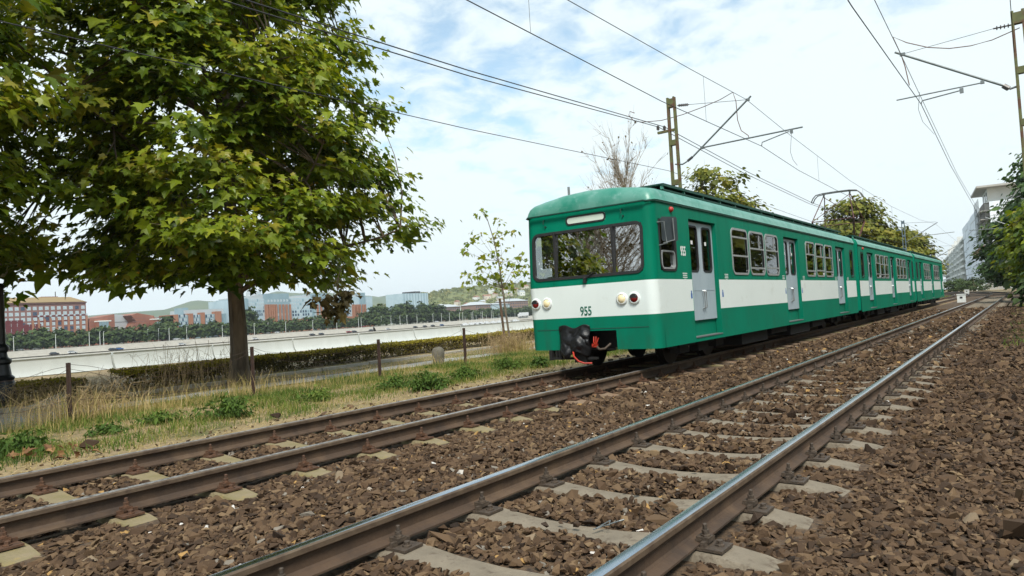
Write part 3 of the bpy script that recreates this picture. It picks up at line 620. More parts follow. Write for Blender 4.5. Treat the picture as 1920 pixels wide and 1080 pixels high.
    for kd, a, b in ops:
        for s_ in (1, -1):
            rot = (0, 0, 0) if s_ > 0 else (0, 0, math.pi)
            yc = (a+b)/2
            if kd == 'win':
                f = place('window', WFR, train, (s_*HW, yc, (ZW0+ZW1)/2), rot, (1, (b-a)/1.0, 1)); place('window_pane', WPN, f)
                patt = [(-.5, .38, .05), (.16, -.30, 9), (.18, -.27, 9), (.16, 9, -.3)][(wi+ci) % 4 if not (ci == 0 and wi < 3) else [0, 1, 2][wi]]
                if ci == 0 and wi == 0: place('window_bar', WTB, f, (0, 0, .30)); place('window_bar', WTB, f, (0, 0, -.09))
                else: place('window_bar', WTB, f, (0, 0, .10 if wi % 3 else .13)); place('window_bar', WTB, f, (0, 0, -.33 if wi % 2 else -.31)); place('sliding_sash_bar', WVB, f, (-.004, .22 if wi % 3 else -.1, .27))
            elif kd == 'slit':
                f = place('slit_window', SFR, train, (s_*HW, yc, (ZW0+ZW1)/2), rot, (1, (b-a-.1)/.5, 1)); place('window_pane', SPN, f)
            elif kd == 'door':
                d_ = place('door', step_mesh(b-a-.01), train, (s_*(HW+.004), yc, ZST+.012), rot)
                wdt = (b-a)/2; sc = wdt/LW
                for e in (-1, 1):
                    lf = place('door_leaf', DLEAF, d_, (-.085, (-wdt if e < 0 else 0), ZD0-ZST-.012), (0, 0, 0), (1, sc*.992, 1))
                    place('window_seal', DSEAL, d_, lf.location, (0, 0, 0), (1, sc, 1)); place('door_pane', DPANE, d_, lf.location, (0, 0, 0), (1, sc, 1))
                    place('door_handle', DHAND, d_, (-.078, e*.045, 1.12-ZST)); place('paper_notice', DSTICK, d_, (-.085, e*wdt/2-.02, 2.18-ZST))
        wi += kd == 'win'
    # seats inside, in pairs
    ms = MB()
    for y in np.arange(c0+3.7 if ci == 0 else c0+1.2, c1-1.0, 1.12):
        if any(kd == 'door' and a-.5 < y < b+.4 for kd, a, b in ops): continue
        for s_ in (-1, 1):
            x0, x1 = sorted((s_*.25, s_*1.12)); ms.bx(x0, x1, y, y+.42, 1.10, 1.18); ms.bx(x0, x1, y+.40, y+.47, 1.16, 1.85)
        sm_ = ms.build('seat_row', M['seatblue'], train, local=True); ms = MB()
    # roof hood: raised lid on posts with its shaded gap painted black, both sides of the ridge
    for s_ in (-1, 1):
        y0, y1 = (c0+(1.08 if s_ > 0 else 1.9), c1-.9) if ci == 0 else (c0+.7, c1-.7)
        mh = MB(); q = lambda a_, b_: (min(s_*a_, s_*b_), max(s_*a_, s_*b_))
        mh.bx(*q(.22, 1.05), y0, y1, 3.200, 3.226, 0); mh.bx(*q(1.02, 1.065), y0-.01, y1+.01, 3.172, 3.201, 0)
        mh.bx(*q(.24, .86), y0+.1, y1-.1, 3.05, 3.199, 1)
        mh.bx(*q(.98, 1.06), y0, y1, 3.092, 3.118, 0)
        k = y0
        while k < y1:
            mh.bx(*q(.99, 1.04), k, k+.045, 3.06, 3.18, 2); k += .95 if ci == 0 else .55
        mh.build('roof_hood', [M['roof_dark'], M['black'], M['roof']], train, local=True)
fy_ = lambda z: ((z-ZB)*.055 if z > ZB else (ZB-z)*.035)
# gangway covers between carriages
for a, b in ((CARS[0][1], CARS[1][0]), (CARS[1][1], CARS[2][0])):
    mb = MB(); n = 7; pr_ = [(-HW+.015, Z0+.06)]+[(x*.985, z-.01) for x, z in roof_prof[2:-2]]+[(HW-.015, Z0+.06)]
    for k in range(n):
        ya, yb = a+(b-a)*k/n, a+(b-a)*(k+1)/n; ym = (ya+yb)/2
        for (q0, s0_), (q1, s1_) in (((ya, 1), (ym, .982)), ((ym, .982), (yb, 1))):
            for (x0, z0), (x1, z1) in zip(pr_[:-1], pr_[1:]): mb.face([(x0*s0_, q0, z0), (x1*s0_, q0, z1), (x1*s1_, q1, z1), (x0*s1_, q1, z0)])
    mb.build('gangway_cover', M['green'], train, local=True)

# seam above the skirt
mb = MB();  mb.bx(-HW+.16, HW-.16, fy_(ZC)-.004, fy_(ZC)+.01, ZC-.005, ZC+.007); mb.build('skirt_seam', M['roof_dark'], train, local=True)
# windshield, destination box, lamps and everything on the front
fy = lambda z: ((z-ZB)*.055 if z > ZB else (ZB-z)*.035)
wz, wh, wx, ww = 2.055, .80, -.01, 2.16
mb = MB(); mb.ring(ww-.05, wh-.03, .09, .05, -.03, .016, lambda a, b, d: (a+wx, fy(b+wz)-d, b+wz)); ws = mb.build('windshield_seal', M['rubber'], train, smooth=40, local=True)
for xm in (-.625, .535): MB().bx(xm-.018, xm+.018, fy(1.66)-.004, fy(2.45)+.03, wz-wh/2, wz+wh/2).build('windshield_mullion', M['rubber'], train, local=True)
for xa, xb in ((-1.085, -.63), (-.62, .53), (.54, 1.065)):
    mb = MB(); mb.face([(xa, fy(1.655)+.02, 1.655), (xb, fy(1.655)+.02, 1.655), (xb, fy(2.455)+.02, 2.455), (xa, fy(2.455)+.02, 2.455)]); mb.build('windshield_pane', M['windshield'], train, local=True)
# cab interior: rear bulkhead, blinds, desk
mb = MB(); mb.bx(-HW+.08, HW-.08, 1.32, 1.36, .72, 2.66, 0); mb.bx(-.55, .25, 1.29, 1.315, 1.5, 2.35, 1); mb.build('cab_bulkhead', [M['interior'], M['black']], train, local=True)
MB().bx(-1.10, 1.10, .12, .62, 1.30, 1.60).bx(-.95, -.55, .22, .40, 1.60, 1.70, 1).build('driver_desk', [M['black'], M['white']], train, local=True)
mb = MB(); mb.bx(-1.02, -.66, .20, .21, 1.86, 2.44, 0); mb.build('cab_blind', M['curtain'], train, local=True)
mb = MB(); mb.bx(-.45, .22, .24, .25, 2.02, 2.42, 0); mb.build('cab_blind', M['curtain'], train, local=True)
for xm in (-.40, .19): MB().bx(xm-.012, xm+.012, .17, .19, 1.62, 2.45).build('blind_rod', M['white'], train, local=True)
mb = MB(); mb.ring(.74, .105, .045, .028, -.02, .016, lambda a, b, d: (a+.02, fy(2.645)-d, b+2.645)); db = mb.build('destination_box', M['rubber'], train, smooth=40, local=True)
MB().bx(.02-.385, .02+.385, fy(2.645)-.008, fy(2.645)+.01, 2.585, 2.705).build('destination_blind', M['dest'], db, local=True)
for lx, kind2 in ((-1.085, 'tail'), (-.845, 'head'), (.655, 'head'), (.885, 'tail')):
    zl = 1.217; mb = MB(); yl = fy(zl)
    mb.lathe([(.105, -.01), (.105, .012), (.090, .028), (.078, .030), (.074, .022)], (lx, yl, zl), 20, 0, ax='-y')
    lm = mb.build('tail_lamp' if kind2 == 'tail' else 'headlight', M['stripe'] if kind2 == 'tail' else M['white'], train, smooth=50, local=True)
    mb = MB(); mb.lathe([(.073, .018), (.060, .036), (.03, .046), (.004, .049)], (lx, yl, zl), 16, 0, ax='-y'); mb.build('lens', M['redlens'] if kind2 == 'tail' else M['headlens'], lm, smooth=60, local=True)
    if kind2 == 'tail': mb = MB(); mb.prism([(.074*math.cos(t), .074*math.sin(t)) for t in np.linspace(0.12, math.pi-.12, 9)], lambda a, b, d: (lx+a*.98, yl-d, zl+b*.98), .046, .052); mb.build('lens_shade', M['rubber'], lm, local=True)
def lettering(txt, size, loc, rot, m_, sx=0.72, parent=train, name='number_lettering'):
    c = bpy.data.curves.new(name, 'FONT'); c.body = txt; c.size = size; c.align_x = 'CENTER'; c.align_y = 'CENTER'; c.extrude = .0015; c.offset = 0.004*size/.2
    tmp = bpy.data.objects.new('tmp', c); COL.objects.link(tmp); dg = bpy.context.evaluated_depsgraph_get(); me = bpy.data.meshes.new_from_object(tmp.evaluated_get(dg)); bpy.data.objects.remove(tmp); bpy.data.curves.remove(c)
    me.materials.clear(); me.materials.append(m_); return place(name, me, parent, loc, rot, (sx, 1, 1))
M['digit_green'] = mat('dark_green_digits', (0.006, 0.12, 0.075), (0.01, 0.10, 0.06), 9, rough=0.5)
lettering('955', .215, (-.055, fy(1.04)-.003, 1.04), (math.pi/2, 0, 0), M['digit_green'])
lettering('955', .235, (HW+.003, rel(11.60), 1.99), (math.pi/2, 0, math.pi/2), M['white'], 0.66)
for hx in (-.83, .73):
    MB().tube([(hx, fy(2.7), 2.72), (hx, fy(2.7)-.05, 2.71), (hx, fy(2.7)-.05, 2.64)], .009, 5).tube([(hx+.02, fy(2.6), 2.60), (hx+.02, fy(2.6)-.03, 2.60)], .018, 6).build('grab_hook', M['roof_dark'], train, local=True)
MB().tube([(-.02, fy(1.62)-.02, 1.63), (-.02, fy(1.6)-.045, 1.60), (.16, fy(1.7)-.03, 1.70)], .010, 5).box((-.02, fy(1.58)-.02, 1.575), (.05, .05, .09)).build('windshield_wiper', M['rubber'], train, local=True)
MB().tube([(-.62, .62, 3.06), (-.62, .62, 3.36)], .022, 6).build('roof_antenna', M['steelgrey'], train, local=True)
# small notices beside the doors
for yy in (rel(11.62), rel(13.72), rel(17.80), rel(19.75), rel(23.70), rel(25.55)):
    mb = MB()
    for k, wd in enumerate((.20, .18, .20, .10)): mb.bx(HW+.001, HW+.003, yy-wd/2, yy+wd/2, 1.60-.035*k, 1.615-.035*k)
    mb.build('notice_lines', M['white'], train, local=True)
M['blue_sticker'] = mat('blue_sticker', (0.03, 0.11, 0.34), (0.05, 0.14, 0.4), 20, rough=0.5)
for yy in (rel(11.86), rel(13.45), rel(17.93), rel(19.5)):
    MB().bx(HW+.001, HW+.003, yy-.035, yy+.035, 1.16, 1.25).bx(HW+.001, HW+.003, yy-.02, yy+.02, 1.25, 1.30).build('blue_sticker', M['blue_sticker'], train, local=True)
# cab side window, mirror, red side lamp
mb = MB(); mb.ring(.60, .80, .09, .04, -.03, .014, lambda a, b, d: (HW+d, a+rel(10.96), b+2.08)); cw = mb.build('cab_window', M['rubber'], train, smooth=40, local=True)
mb = MB(); mb.face([(HW-.02, rel(10.64), 1.66), (HW-.02, rel(11.28), 1.66), (HW-.02, rel(11.28), 2.5), (HW-.02, rel(10.64), 2.5)]); mb.build('window_pane', M['glass'], cw, local=True)
mb = MB(); mb.ring(.50, .26, .06, .028, -.02, .022, lambda a, b, d: (HW+d, a+rel(10.93), b+1.83)); mb.build('lower_sash', M['alu'], cw, smooth=40, local=True)
mb = MB(); mb.ring(.60, .80, .09, .04, -.03, .014, lambda a, b, d: (-HW-d, a+rel(10.96), b+2.08)); cw2 = mb.build('cab_window', M['rubber'], train, smooth=40, local=True)
mb = MB(); mb.prism([(-.17, -.26), (.17, -.26), (.20, -.22), (.20, .22), (.17, .26), (-.17, .26), (-.2, .22), (-.2, -.22)], lambda a, b, d: (HW+.12+a*.32+d*.4, rel(10.80)+a*.62+d, 2.33+b*.78), -.03, .03)
mr = mb.build('wing_mirror', M['mirror'], train, smooth=40, local=True)
MB().tube([(HW, rel(10.60), 2.44), (HW+.12, rel(10.60), 2.44), (HW+.14, rel(10.62), 2.08), (HW, rel(10.62), 2.06)], .013, 6).tube([(HW+.19, rel(10.80), 2.50), (HW+.19, rel(10.82), 2.14), (HW+.06, rel(10.66), 2.09)], .011, 6).build('mirror_bracket', M['steelgrey'], mr, local=True)
MB().lathe([(.05, 0), (.05, .02), (.038, .045), (.02, .058), (.003, .06)], (HW, rel(11.16), 2.70), 14, 0, ax='x').build('red_side_lamp', M['red'], train, smooth=50, local=True)
MB().lathe([(.05, 0), (.05, .02), (.038, .045), (.02, .058), (.003, .06)], (HW, CARS[1][0]+.9, 2.70), 10, 0, ax='x').build('red_side_lamp', M['red'], train, smooth=50, local=True)
# coupler under its black tarpaulin, hoses, beam
nu, nv_ = 34, 30; V = []
for j in range(nv_):
    for i_ in range(nu):
        u_, v_ = i_/(nu-1), j/(nv_-1); a = (u_-.5)*2
        wdt = .31-.05*v_*v_+.015*math.sin(9*v_)
        bulge = .13*max(0, 1-abs(a)**5.0)*(.18+.82*math.sin(min(1, v_*1.35)*math.pi/2)**2)
        rd = lambda fu, fv, sd: abs(float(vnoise(u_*fu+v_*1.3, v_*fv-u_*.8, 1.0, sd))-.5)
        fold = .17*rd(3.1, 2.3, 8)+.09*rd(6.5, 5.0, 9)+.03*rd(13, 11, 10)-.05
        z = .79-.025*u_*0+.03*math.sin(3*math.pi*u_)*(1-v_)-v_*(.50+.06*math.sin(7*u_))
        V.append((-.31+a*wdt+.015*math.sin(8*v_+3*u_), fy(.7)-.015-bulge-fold*min(1, v_*3), z))
Fq = [(j*nu+i_, j*nu+i_+1, (j+1)*nu+i_+1, (j+1)*nu+i_) for j in range(nv_-1) for i_ in range(nu-1)]
cov = np_mesh('coupler_cover', np.array(V), np.array(Fq), M['tarp'], k=4, smooth=True); cv = place('coupler_cover', cov, train)
sf = cv.modifiers.new('thick', 'SOLIDIFY'); sf.thickness = .012
MB().bx(-.42, -.18, -.02, .8, .30, .62, 0).bx(-.86, .1, .02, .10, .21, .25, 0).bx(-.86, -.80, .0, .12, .20, .38, 0).bx(-.66, -.60, .0, .12, .21, .38, 0).bx(-.74, -.71, .03, .09, .22, .38, 0).bx(-.33, -.10, .0, .25, .16, .30, 0).build('coupler_beam', M['black'], train, local=True)
MB().tube([(-.28, -.12, .36), (-.22, -.20, .28), (-.12, -.22, .20), (-.02, -.2, .165), (.08, -.12, .16)], .016, 7).build('brake_hose', M['hose'], train, smooth=60, local=True)
MB().tube([(.02, .10, .60), (.05, .03, .50), (.10, .02, .46)], .012, 6).tube([(.09, .05, .60), (.10, .02, .50), (.04, .01, .44)], .011, 6).tube([(.14, .05, .58), (.10, .03, .47)], .010, 6).box((.06, .05, .45), (.09, .06, .06)).build('brake_hose', M['hose'], train, smooth=60, local=True)
MB().tube([(.08, .06, .44), (.16, .02, .38), (.27, .02, .39), (.34, .10, .47)], .022, 7).build('air_hose', M['bolt'], train, smooth=60, local=True)
# bogies, wheels and underfloor boxes
def bogie(yc):
    mb = MB()
    for s_ in (-1, 1): mb.bx(s_*.98-.06, s_*.98+.06, yc-1.35, yc+1.35, .30, .52).bx(s_*.98-.10, s_*.98+.10, yc-1.1, yc-.7, .20, .56).bx(s_*.98-.10, s_*.98+.10, yc+.7, yc+1.1, .20, .56).bx(s_*1.0-.09, s_*1.0+.09, yc-.25, yc+.25, .18, .50)
    mb.bx(-.9, .9, yc-.2, yc+.2, .3, .6); b = mb.build('bogie', M['black'], train, local=True)
    for dy in (-.9, .9):
        for s_ in (-1, 1):
            MB().lathe([(.40, s_*.69), (.40, s_*.72), (.375, s_*.725), (.37, s_*.82), (.25, s_*.81), (.1, s_*.84)], (0, yc+dy, .37), 24, 0, ax='x').build('wheel', M['wheel'], b, smooth=30, local=True)
for c0, c1, _ in CARS:
    bogie(c0+2.35); bogie(c1-2.35)
    mb = MB(); L = c1-c0
    mb.bx(-1.05, 1.05, c0+.5, c1-.3, .40, .60)
    for f0, f1, zz0 in ((.27, .38, .12), (.40, .48, .22), (.5, .62, .10), (.64, .73, .18)): mb.bx(-1.10, 1.12, c0+f0*L, c0+f1*L, zz0, .42)
    mb.build('underfloor_boxes', M['black'], train, local=True)
# pantograph on the second carriage
PY = rel(31.3); mb = MB(); zt = 5.30; hx = .72
pg = place('pantograph', MB().bx(-.75, .75, -.95, -.87, 3.24, 3.32).bx(-.75, .75, .87, .95, 3.24, 3.32).bx(-.70, -.62, -.95, .95, 3.25, 3.31).bx(.62, .70, -.95, .95, 3.25, 3.31).mesh('pantograph', M['panto']), train, (0, PY, 0))
for s_ in (-1, 1):
    for e in (-1, 1):
        MB().tube([(s_*.62, e*.45, 3.30), (s_*.78, e*1.15, 4.05)], .034, 6).build('lower_arm', M['panto'], pg, smooth=60, local=True)
        MB().tube([(s_*.78, e*1.15, 4.05), (s_*.50, e*.10, 5.16)], .020, 6).build('upper_arm', M['panto'], pg, smooth=60, local=True)
MB().tube([(-.78, -1.15, 4.05), (.50, -.10, 5.14)], .013, 5).tube([(.78, 1.15, 4.05), (-.50, .10, 5.14)], .013, 5).tube([(-.78, -1.15, 4.05), (.78, -1.15, 4.05)], .018, 5).tube([(-.78, 1.15, 4.05), (.78, 1.15, 4.05)], .018, 5).build('cross_brace', M['panto'], pg, local=True)
mb = MB()
for e in (-.16, .16): mb.tube([(-.98, e, 4.98), (-.90, e, 5.14), (-.78, e, 5.26), (-.5, e, 5.30), (0, e, 5.31), (.5, e, 5.30), (.78, e, 5.26), (.90, e, 5.14), (.98, e, 4.98)], .022, 6)
for x in (-.98, -.5, .5, .98): mb.bar((x, -.16, 5.16 if abs(x) < .9 else 4.99), (x, .16, 5.16 if abs(x) < .9 else 4.99), .03, .03)
for s_ in (-.5, .5):
    for e in (-.16, .16): mb.bar((s_, 0, 5.15), (s_, e, 5.29), .03, .03)
mb.build('collector_head', mat('collector_steel', (0.04, 0.045, 0.04), (0.06, 0.06, 0.05), 8, rough=0.5), pg, smooth=50, local=True)

# ------------------------------------------------------------------ leaves, trees
def fan(outline, ctr, fold=0.18, droop=0.25):
    P = np.array(outline+[(-x, y) for x, y in outline[-2:0:-1]], float); n = len(P)
    V = np.concatenate([P, [ctr]]); z = fold*np.abs(V[:, 0])-droop*(V[:, 1]-.3)**2; V = np.stack([V[:, 0], V[:, 1], z], -1)
    T = np.array([(n, k, (k+1) % n) for k in range(n)]); return V, T
MAPLE = fan([(0, 0), (.20, -.09), (.47, .06), (.33, .22), (.55, .56), (.25, .50), (.20, .64), (0, 1.0)], (0, .30))
SMALL = (np.array([(0, 0, 0), (.32, .45, .06), (0, 1, -.1), (-.32, .45, .06)]), np.array([(0, 1, 2), (0, 2, 3)]))
TUFT = (np.array([(0, 0, 0), (.36, .10, .05), (.40, .52, .06), (0, 1, -.08), (-.40, .52, .06), (-.36, .10, .05)]), np.array([(0, 1, 2), (0, 2, 3), (0, 3, 4), (0, 4, 5)]))
def leaf_cloud(centres, nper, spread, size, rnd, outward=None, up=.75, flat=.55, size_var=.25):
    """leaves round clump centres; returns loc, rot, scale, tone"""
    c = np.repeat(centres, nper, 0); n = len(c)
    off = rnd.normal(size=(n, 3))*spread*np.array([1, 1, flat*.8]); loc = c+off
    outd = unit(off*np.array([1, 1, .3])+(0 if outward is None else np.repeat(outward, nper, 0)*spread*1.6)+rnd.normal(size=(n, 3))*.12*spread)
    nrm = unit(np.array([0, 0, up])+outd*.55+rnd.normal(size=(n, 3))*.30); tip = unit(outd+np.array([0, 0, -.45])+rnd.normal(size=(n, 3))*.35)
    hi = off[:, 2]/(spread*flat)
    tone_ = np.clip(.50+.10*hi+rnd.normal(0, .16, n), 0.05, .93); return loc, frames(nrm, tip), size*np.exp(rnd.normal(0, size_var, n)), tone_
def limb(mb, a, b, r0, r1, rnd, sag=.15, n=6, k=5):
    a, b = np.array(a, float), np.array(b, float); L = np.linalg.norm(b-a); ts = np.linspace(0, 1, k+1); mid_ = rnd.normal(size=3)*.05*L
    pts = [a+(b-a)*t+np.array([0, 0, sag*L])*math.sin(math.pi*t)*.5*(1-t)+mid_*math.sin(math.pi*t) for t in ts]
    mb.tube(pts, [r0+(r1-r0)*t**.8 for t in ts], n); return pts
def trunk_mesh(name, h, r0, r1, m_, lean=(0, 0), flare=1.35, rnd=None, n=14):
    mb = MB(); zs = np.concatenate([[-.15, 0, .12, .35, .8], np.linspace(1.4, h, 9)]); pts, rs = [], []
    for z in zs:
        t = max(0, z)/h; pts.append((lean[0]*t+.05*math.sin(2.1*t*3), lean[1]*t+.04*math.sin(3.3*t*3+1), z)); rs.append((r0+(r1-r0)*t**.8)*(1+(flare-1)*math.exp(-max(0, z)*4)))
    base = len(mb.v); mb.tube(pts, rs, n)
    rr_ = rnd or np.random.default_rng(1)
    V = np.array(mb.v); ang = np.arange(len(V)) % n; rib = 1+.10*np.sin(ang*2.4+1)+rr_.normal(0, .03, len(V)); ctr = np.repeat(np.array(pts), n, 0); V[:len(ctr)] = ctr+(V[:len(ctr)]-ctr)*rib[:len(ctr), None]
    mb.v = [tuple(q) for q in V]; return mb.mesh(name, m_, smooth=60), (lambda z: np.array([np.interp(z, zs, [p[0] for p in pts]), np.interp(z, zs, [p[1] for p in pts]), z]))
def tree(name, label, loc, H, z0, prof, nclump, nper, spread, leafsize, r0, leafm, barkm, seed, shape=MAPLE, group=None, nbranch=12, singles=0, rz=0.0, inner=.5, tone_shift=0.0, extra=None):
    rnd = np.random.default_rng(seed); t = thing(name, label, 'tree', loc, group, rz)
    tm, ax = trunk_mesh('trunk', H*.86, r0, r0*.22, barkm, rnd=rnd); place('trunk', tm, t)
    pz, prr = np.array(prof).T; zs = np.linspace(z0, H, 200); wgt = np.interp(zs, pz, prr)+.3; wgt /= wgt.sum()
    cz = rnd.choice(zs, nclump, p=wgt)+rnd.normal(0, .08, nclump); az = rnd.uniform(0, 2*math.pi, nclump); rr_ = np.interp(cz, pz, prr)*np.sqrt(rnd.uniform(inner**2, 1, nclump))*(1+.10*np.sin(3*az+seed)+.08*np.sin(5*az+cz))
    C = np.stack([rr_*np.cos(az), rr_*np.sin(az), cz], -1); C[:, :2] += np.array([ax(min(z, H*.86))[:2] for z in cz])
    if extra is not None: C = np.concatenate([C, np.array(extra)])
    outw = unit(C*np.array([1, 1, 0]))
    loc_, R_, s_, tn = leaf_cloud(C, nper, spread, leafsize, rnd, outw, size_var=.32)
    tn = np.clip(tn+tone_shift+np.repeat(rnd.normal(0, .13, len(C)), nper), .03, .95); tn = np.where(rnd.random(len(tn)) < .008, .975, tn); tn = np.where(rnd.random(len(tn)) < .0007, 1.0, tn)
    # branches grouped into limbs
    sec = (np.floor((np.arctan2(C[:, 1], C[:, 0])+math.pi)/(2*math.pi)*nbranch/2).astype(int) % (nbranch//2))+(nbranch//2)*(C[:, 2] > (z0+H)/2)
    for b in range(nbranch):
        q = np.where(sec == b)[0]
        if not len(q): continue
        mb = MB(); lowz = max(z0*.8, C[q, 2].min()-1.2); a0 = ax(min(lowz, H*.8)); far = C[q[np.argmax(np.hypot(C[q, 0], C[q, 1]))]]
        main = limb(mb, a0, a0+(far-a0)*.93, r0*.32, .02, rnd, .22, 7, 7); main = np.array(main)
        for i_ in q:
            d = np.linalg.norm(main-C[i_], axis=1)+np.abs(np.arange(len(main))-3)*.05; st = main[np.argmin(d)]
            limb(mb, st, C[i_]+np.array([0, 0, -.05]), .03, .008, rnd, .12, 4, 3)
            for e in range(2): limb(mb, C[i_]+rnd.normal(size=3)*.05, C[i_]+rnd.normal(size=3)*spread*np.array([1, 1, .5]), .008, .003, rnd, .1, 3, 2)
        mb.build('branch', barkm, t, smooth=60, local=True)
    sel = np.zeros(len(loc_), bool)
    if singles:
        c_, s2 = math.cos(rz), math.sin(rz); Wl = loc_@np.array([[c_, s2, 0], [-s2, c_, 0], [0, 0, 1]])+np.array(loc); p = proj(Wl); score = s_/p[:, 2]*((p[:, 0] > 5) & (p[:, 0] < 1915) & (p[:, 1] > 5))
        # leaves that show largest: nearest and facing
        face = np.abs((R_[:, :, 2]*unit(CAM-Wl)).sum(-1)); score = score*(.3+face); sel[np.argsort(-score)[:singles]] = True
        lib = [np_mesh('leaf', shape[0], shape[1], leafm, np.full(len(shape[0]), v)) for v in (.25, .4, .5, .6, .7, .82, .95)]
        for i_ in np.where(sel)[0]:
            o = place('leaf', lib[int(np.clip(round((tn[i_]-.25)/.1), 0, 6))], t); o.matrix_local = Matrix.Translation(loc_[i_]) @ Matrix(R_[i_].tolist()).to_4x4() @ Matrix.Scale(float(s_[i_]), 4)
    k = ~sel; V, T = scatter(shape[0], shape[1], R_[k], s_[k], loc_[k])
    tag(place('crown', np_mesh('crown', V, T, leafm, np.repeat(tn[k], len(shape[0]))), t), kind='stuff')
    return t
PROF = [(2.6, 3.0), (3.1, 3.8), (3.9, 4.25), (5, 4.15), (7, 3.85), (9, 3.6), (11, 2.8), (12.2, 1.5), (12.8, .6)]
TB = (-17.0, 10.49, -0.33)
# low boughs that reach left over the path, and the wilting spray under the right side
low = [(-2.2, -5.4, 2.7), (-2.5, -5.0, 2.5), (-1.8, -5.6, 3.1), (-2.8, -5.3, 3.5), (-2.0, -5.8, 4.1), (-1.5, -5.4, 4.8), (-2.5, -5.0, 5.6), (-1, -4.9, 6.4), (-2, -5.3, 7.2), (-1, -5.0, 8.0), (-2.4, -4.8, 8.8), (-1.2, -5.2, 9.4), (-2, -4.6, 10.2), (-1.6, -5.6, 6.6), (-.8, -5.6, 7.6), (-1.4, -5.8, 8.6), (0, -4.8, 3.2), (1.0, -3.5, 2.75), (2.2, 1.3, 2.6), (2.0, -1.8, 2.65), (1.2, 2.6, 2.7)]
_r2 = np.random.default_rng(404); low += [(_r2.uniform(-3, 2.6), _r2.uniform(-5.6, -3.9), z_) for z_ in np.linspace(3.2, 11.2, 44)]
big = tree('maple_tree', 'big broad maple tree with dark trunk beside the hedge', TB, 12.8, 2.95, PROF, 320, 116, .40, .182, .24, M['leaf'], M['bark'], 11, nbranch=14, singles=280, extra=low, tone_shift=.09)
# same row of trees continues behind the camera's left edge
for lb, ly, rz in (('maple tree cut off by the left picture edge, next to the lamp post', 1.25, 1.9), ('maple tree out of view that mirrors low in the windshield', -24, 3.7)):
    t2 = bpy.data.objects.new('maple_tree', None); COL.objects.link(t2); t2.location = (-17.4 if ly > -5 else -45, ly, -.33); t2.scale = (.94, .94, .94); t2.rotation_euler = (0, 0, rz); tag(t2, lb, 'tree')
    for ch in big.children:
        if ch.name.split('.')[0] != 'leaf': c = ch.copy(); COL.objects.link(c); c.parent = t2
# wilting spray that hangs under the big tree
wt = thing('wilted_branch', 'wilted brown-leaved branch hanging under the big maple crown', 'branch', tuple(atX(628, 545, -13.6)))
rnd = np.random.default_rng(5); hang = np.array([atX(x, y, -13.6)-np.array(wt.location) for x, y in ((600, 565), (615, 575), (630, 555), (645, 548), (640, 572), (625, 590), (655, 555), (608, 560), (633, 580))])
lo_, R_, s_, tn = leaf_cloud(hang, 14, .13, .17, rnd, None, .2, .9); tipd = np.tile([0, 0, -1.0], (len(lo_), 1))+rnd.normal(size=(len(lo_), 3))*.4; R_ = frames(rnd.normal(size=(len(lo_), 3)), tipd)
V, T = scatter(MAPLE[0], MAPLE[1], R_, s_, lo_); place('leaves', np_mesh('wilted_leaves', V, T, M['leaf_brown'], np.repeat(np.clip(tn, 0, 1), len(MAPLE[0]))), wt)
mb = MB(); top_ = atX(640, 500, -13.6)-np.array(wt.location)
for h_ in hang: limb(mb, top_*.55, h_, .007, .003, rnd, .05, 4, 3)
mb.tube([top_, top_*.55], .009, 5); mb.build('twigs', M['bark'], wt, local=True)
# young tree tied to a stake in front of the train's left corner
ya = thing('young_tree', 'thin young maple with sparse yellow-green leaves beside the train front', 'tree', (-15.0, 20.05, -.34)); rnd = np.random.default_rng(21)
base = np.array([-15, 20.05, -.34]); Yp = lambda x, y: atX(x, y, -15+rnd.uniform(-.5, .5))-base; Y0 = lambda x, y: atX(x, y, -15)-base
mb = MB(); stem = [Y0(*q) for q in ((960, 665), (955, 630), (948, 585), (942, 540), (935, 490), (926, 450), (915, 415), (905, 400))]; mb.tube(stem, [.05, .042, .038, .032, .025, .018, .012, .007], 7); mb.build('trunk', M['bark_pale'], ya, smooth=60, local=True)
tips = [(905, 398), (938, 415), (963, 433), (885, 456), (875, 472), (896, 440), (930, 440), (915, 455), (920, 475), (945, 470), (905, 490), (935, 495), (955, 490), (875, 518), (890, 520), (905, 520), (925, 520), (940, 520), (955, 515), (970, 510), (985, 495), (978, 525), (880, 535), (930, 545), (915, 530), (945, 535), (965, 500), (900, 505), (920, 505), (988, 510), (958, 540), (938, 455), (980, 480)]
tw = np.array([Yp(*q) for q in tips]); mb = MB()
for q, p in zip(tips, tw):
    k = int(np.argmin([abs(s_2[2]+.55-p[2]) for s_2 in stem])); limb(mb, stem[k], p, .010, .003, rnd, -.05, 4, 3)
mb.build('branch', M['bark_pale'], ya, local=True)
lo_, R_, s_, tn = leaf_cloud(tw, 10, .13, .15, rnd, None, .5, .9); V, T = scatter(MAPLE[0], MAPLE[1], R_, s_, lo_); tag(place('crown', np_mesh('crown', V, T, M['leaf'], np.repeat(np.clip(tn+.2, 0, .95), len(MAPLE[0]))), ya), kind='stuff')
sb = atX(950, 660, -15.2); st_ = thing('wooden_stake', 'leaning brown wooden stake beside the thin young tree', 'stake', tuple(sb)); tp = atX(937, 560, -15.2)
mb = MB(); mb.tube([sb-np.array([0, 0, .2]), tp], [.045, .042], 8); mb.build('post', M['wood'], st_, smooth=40)

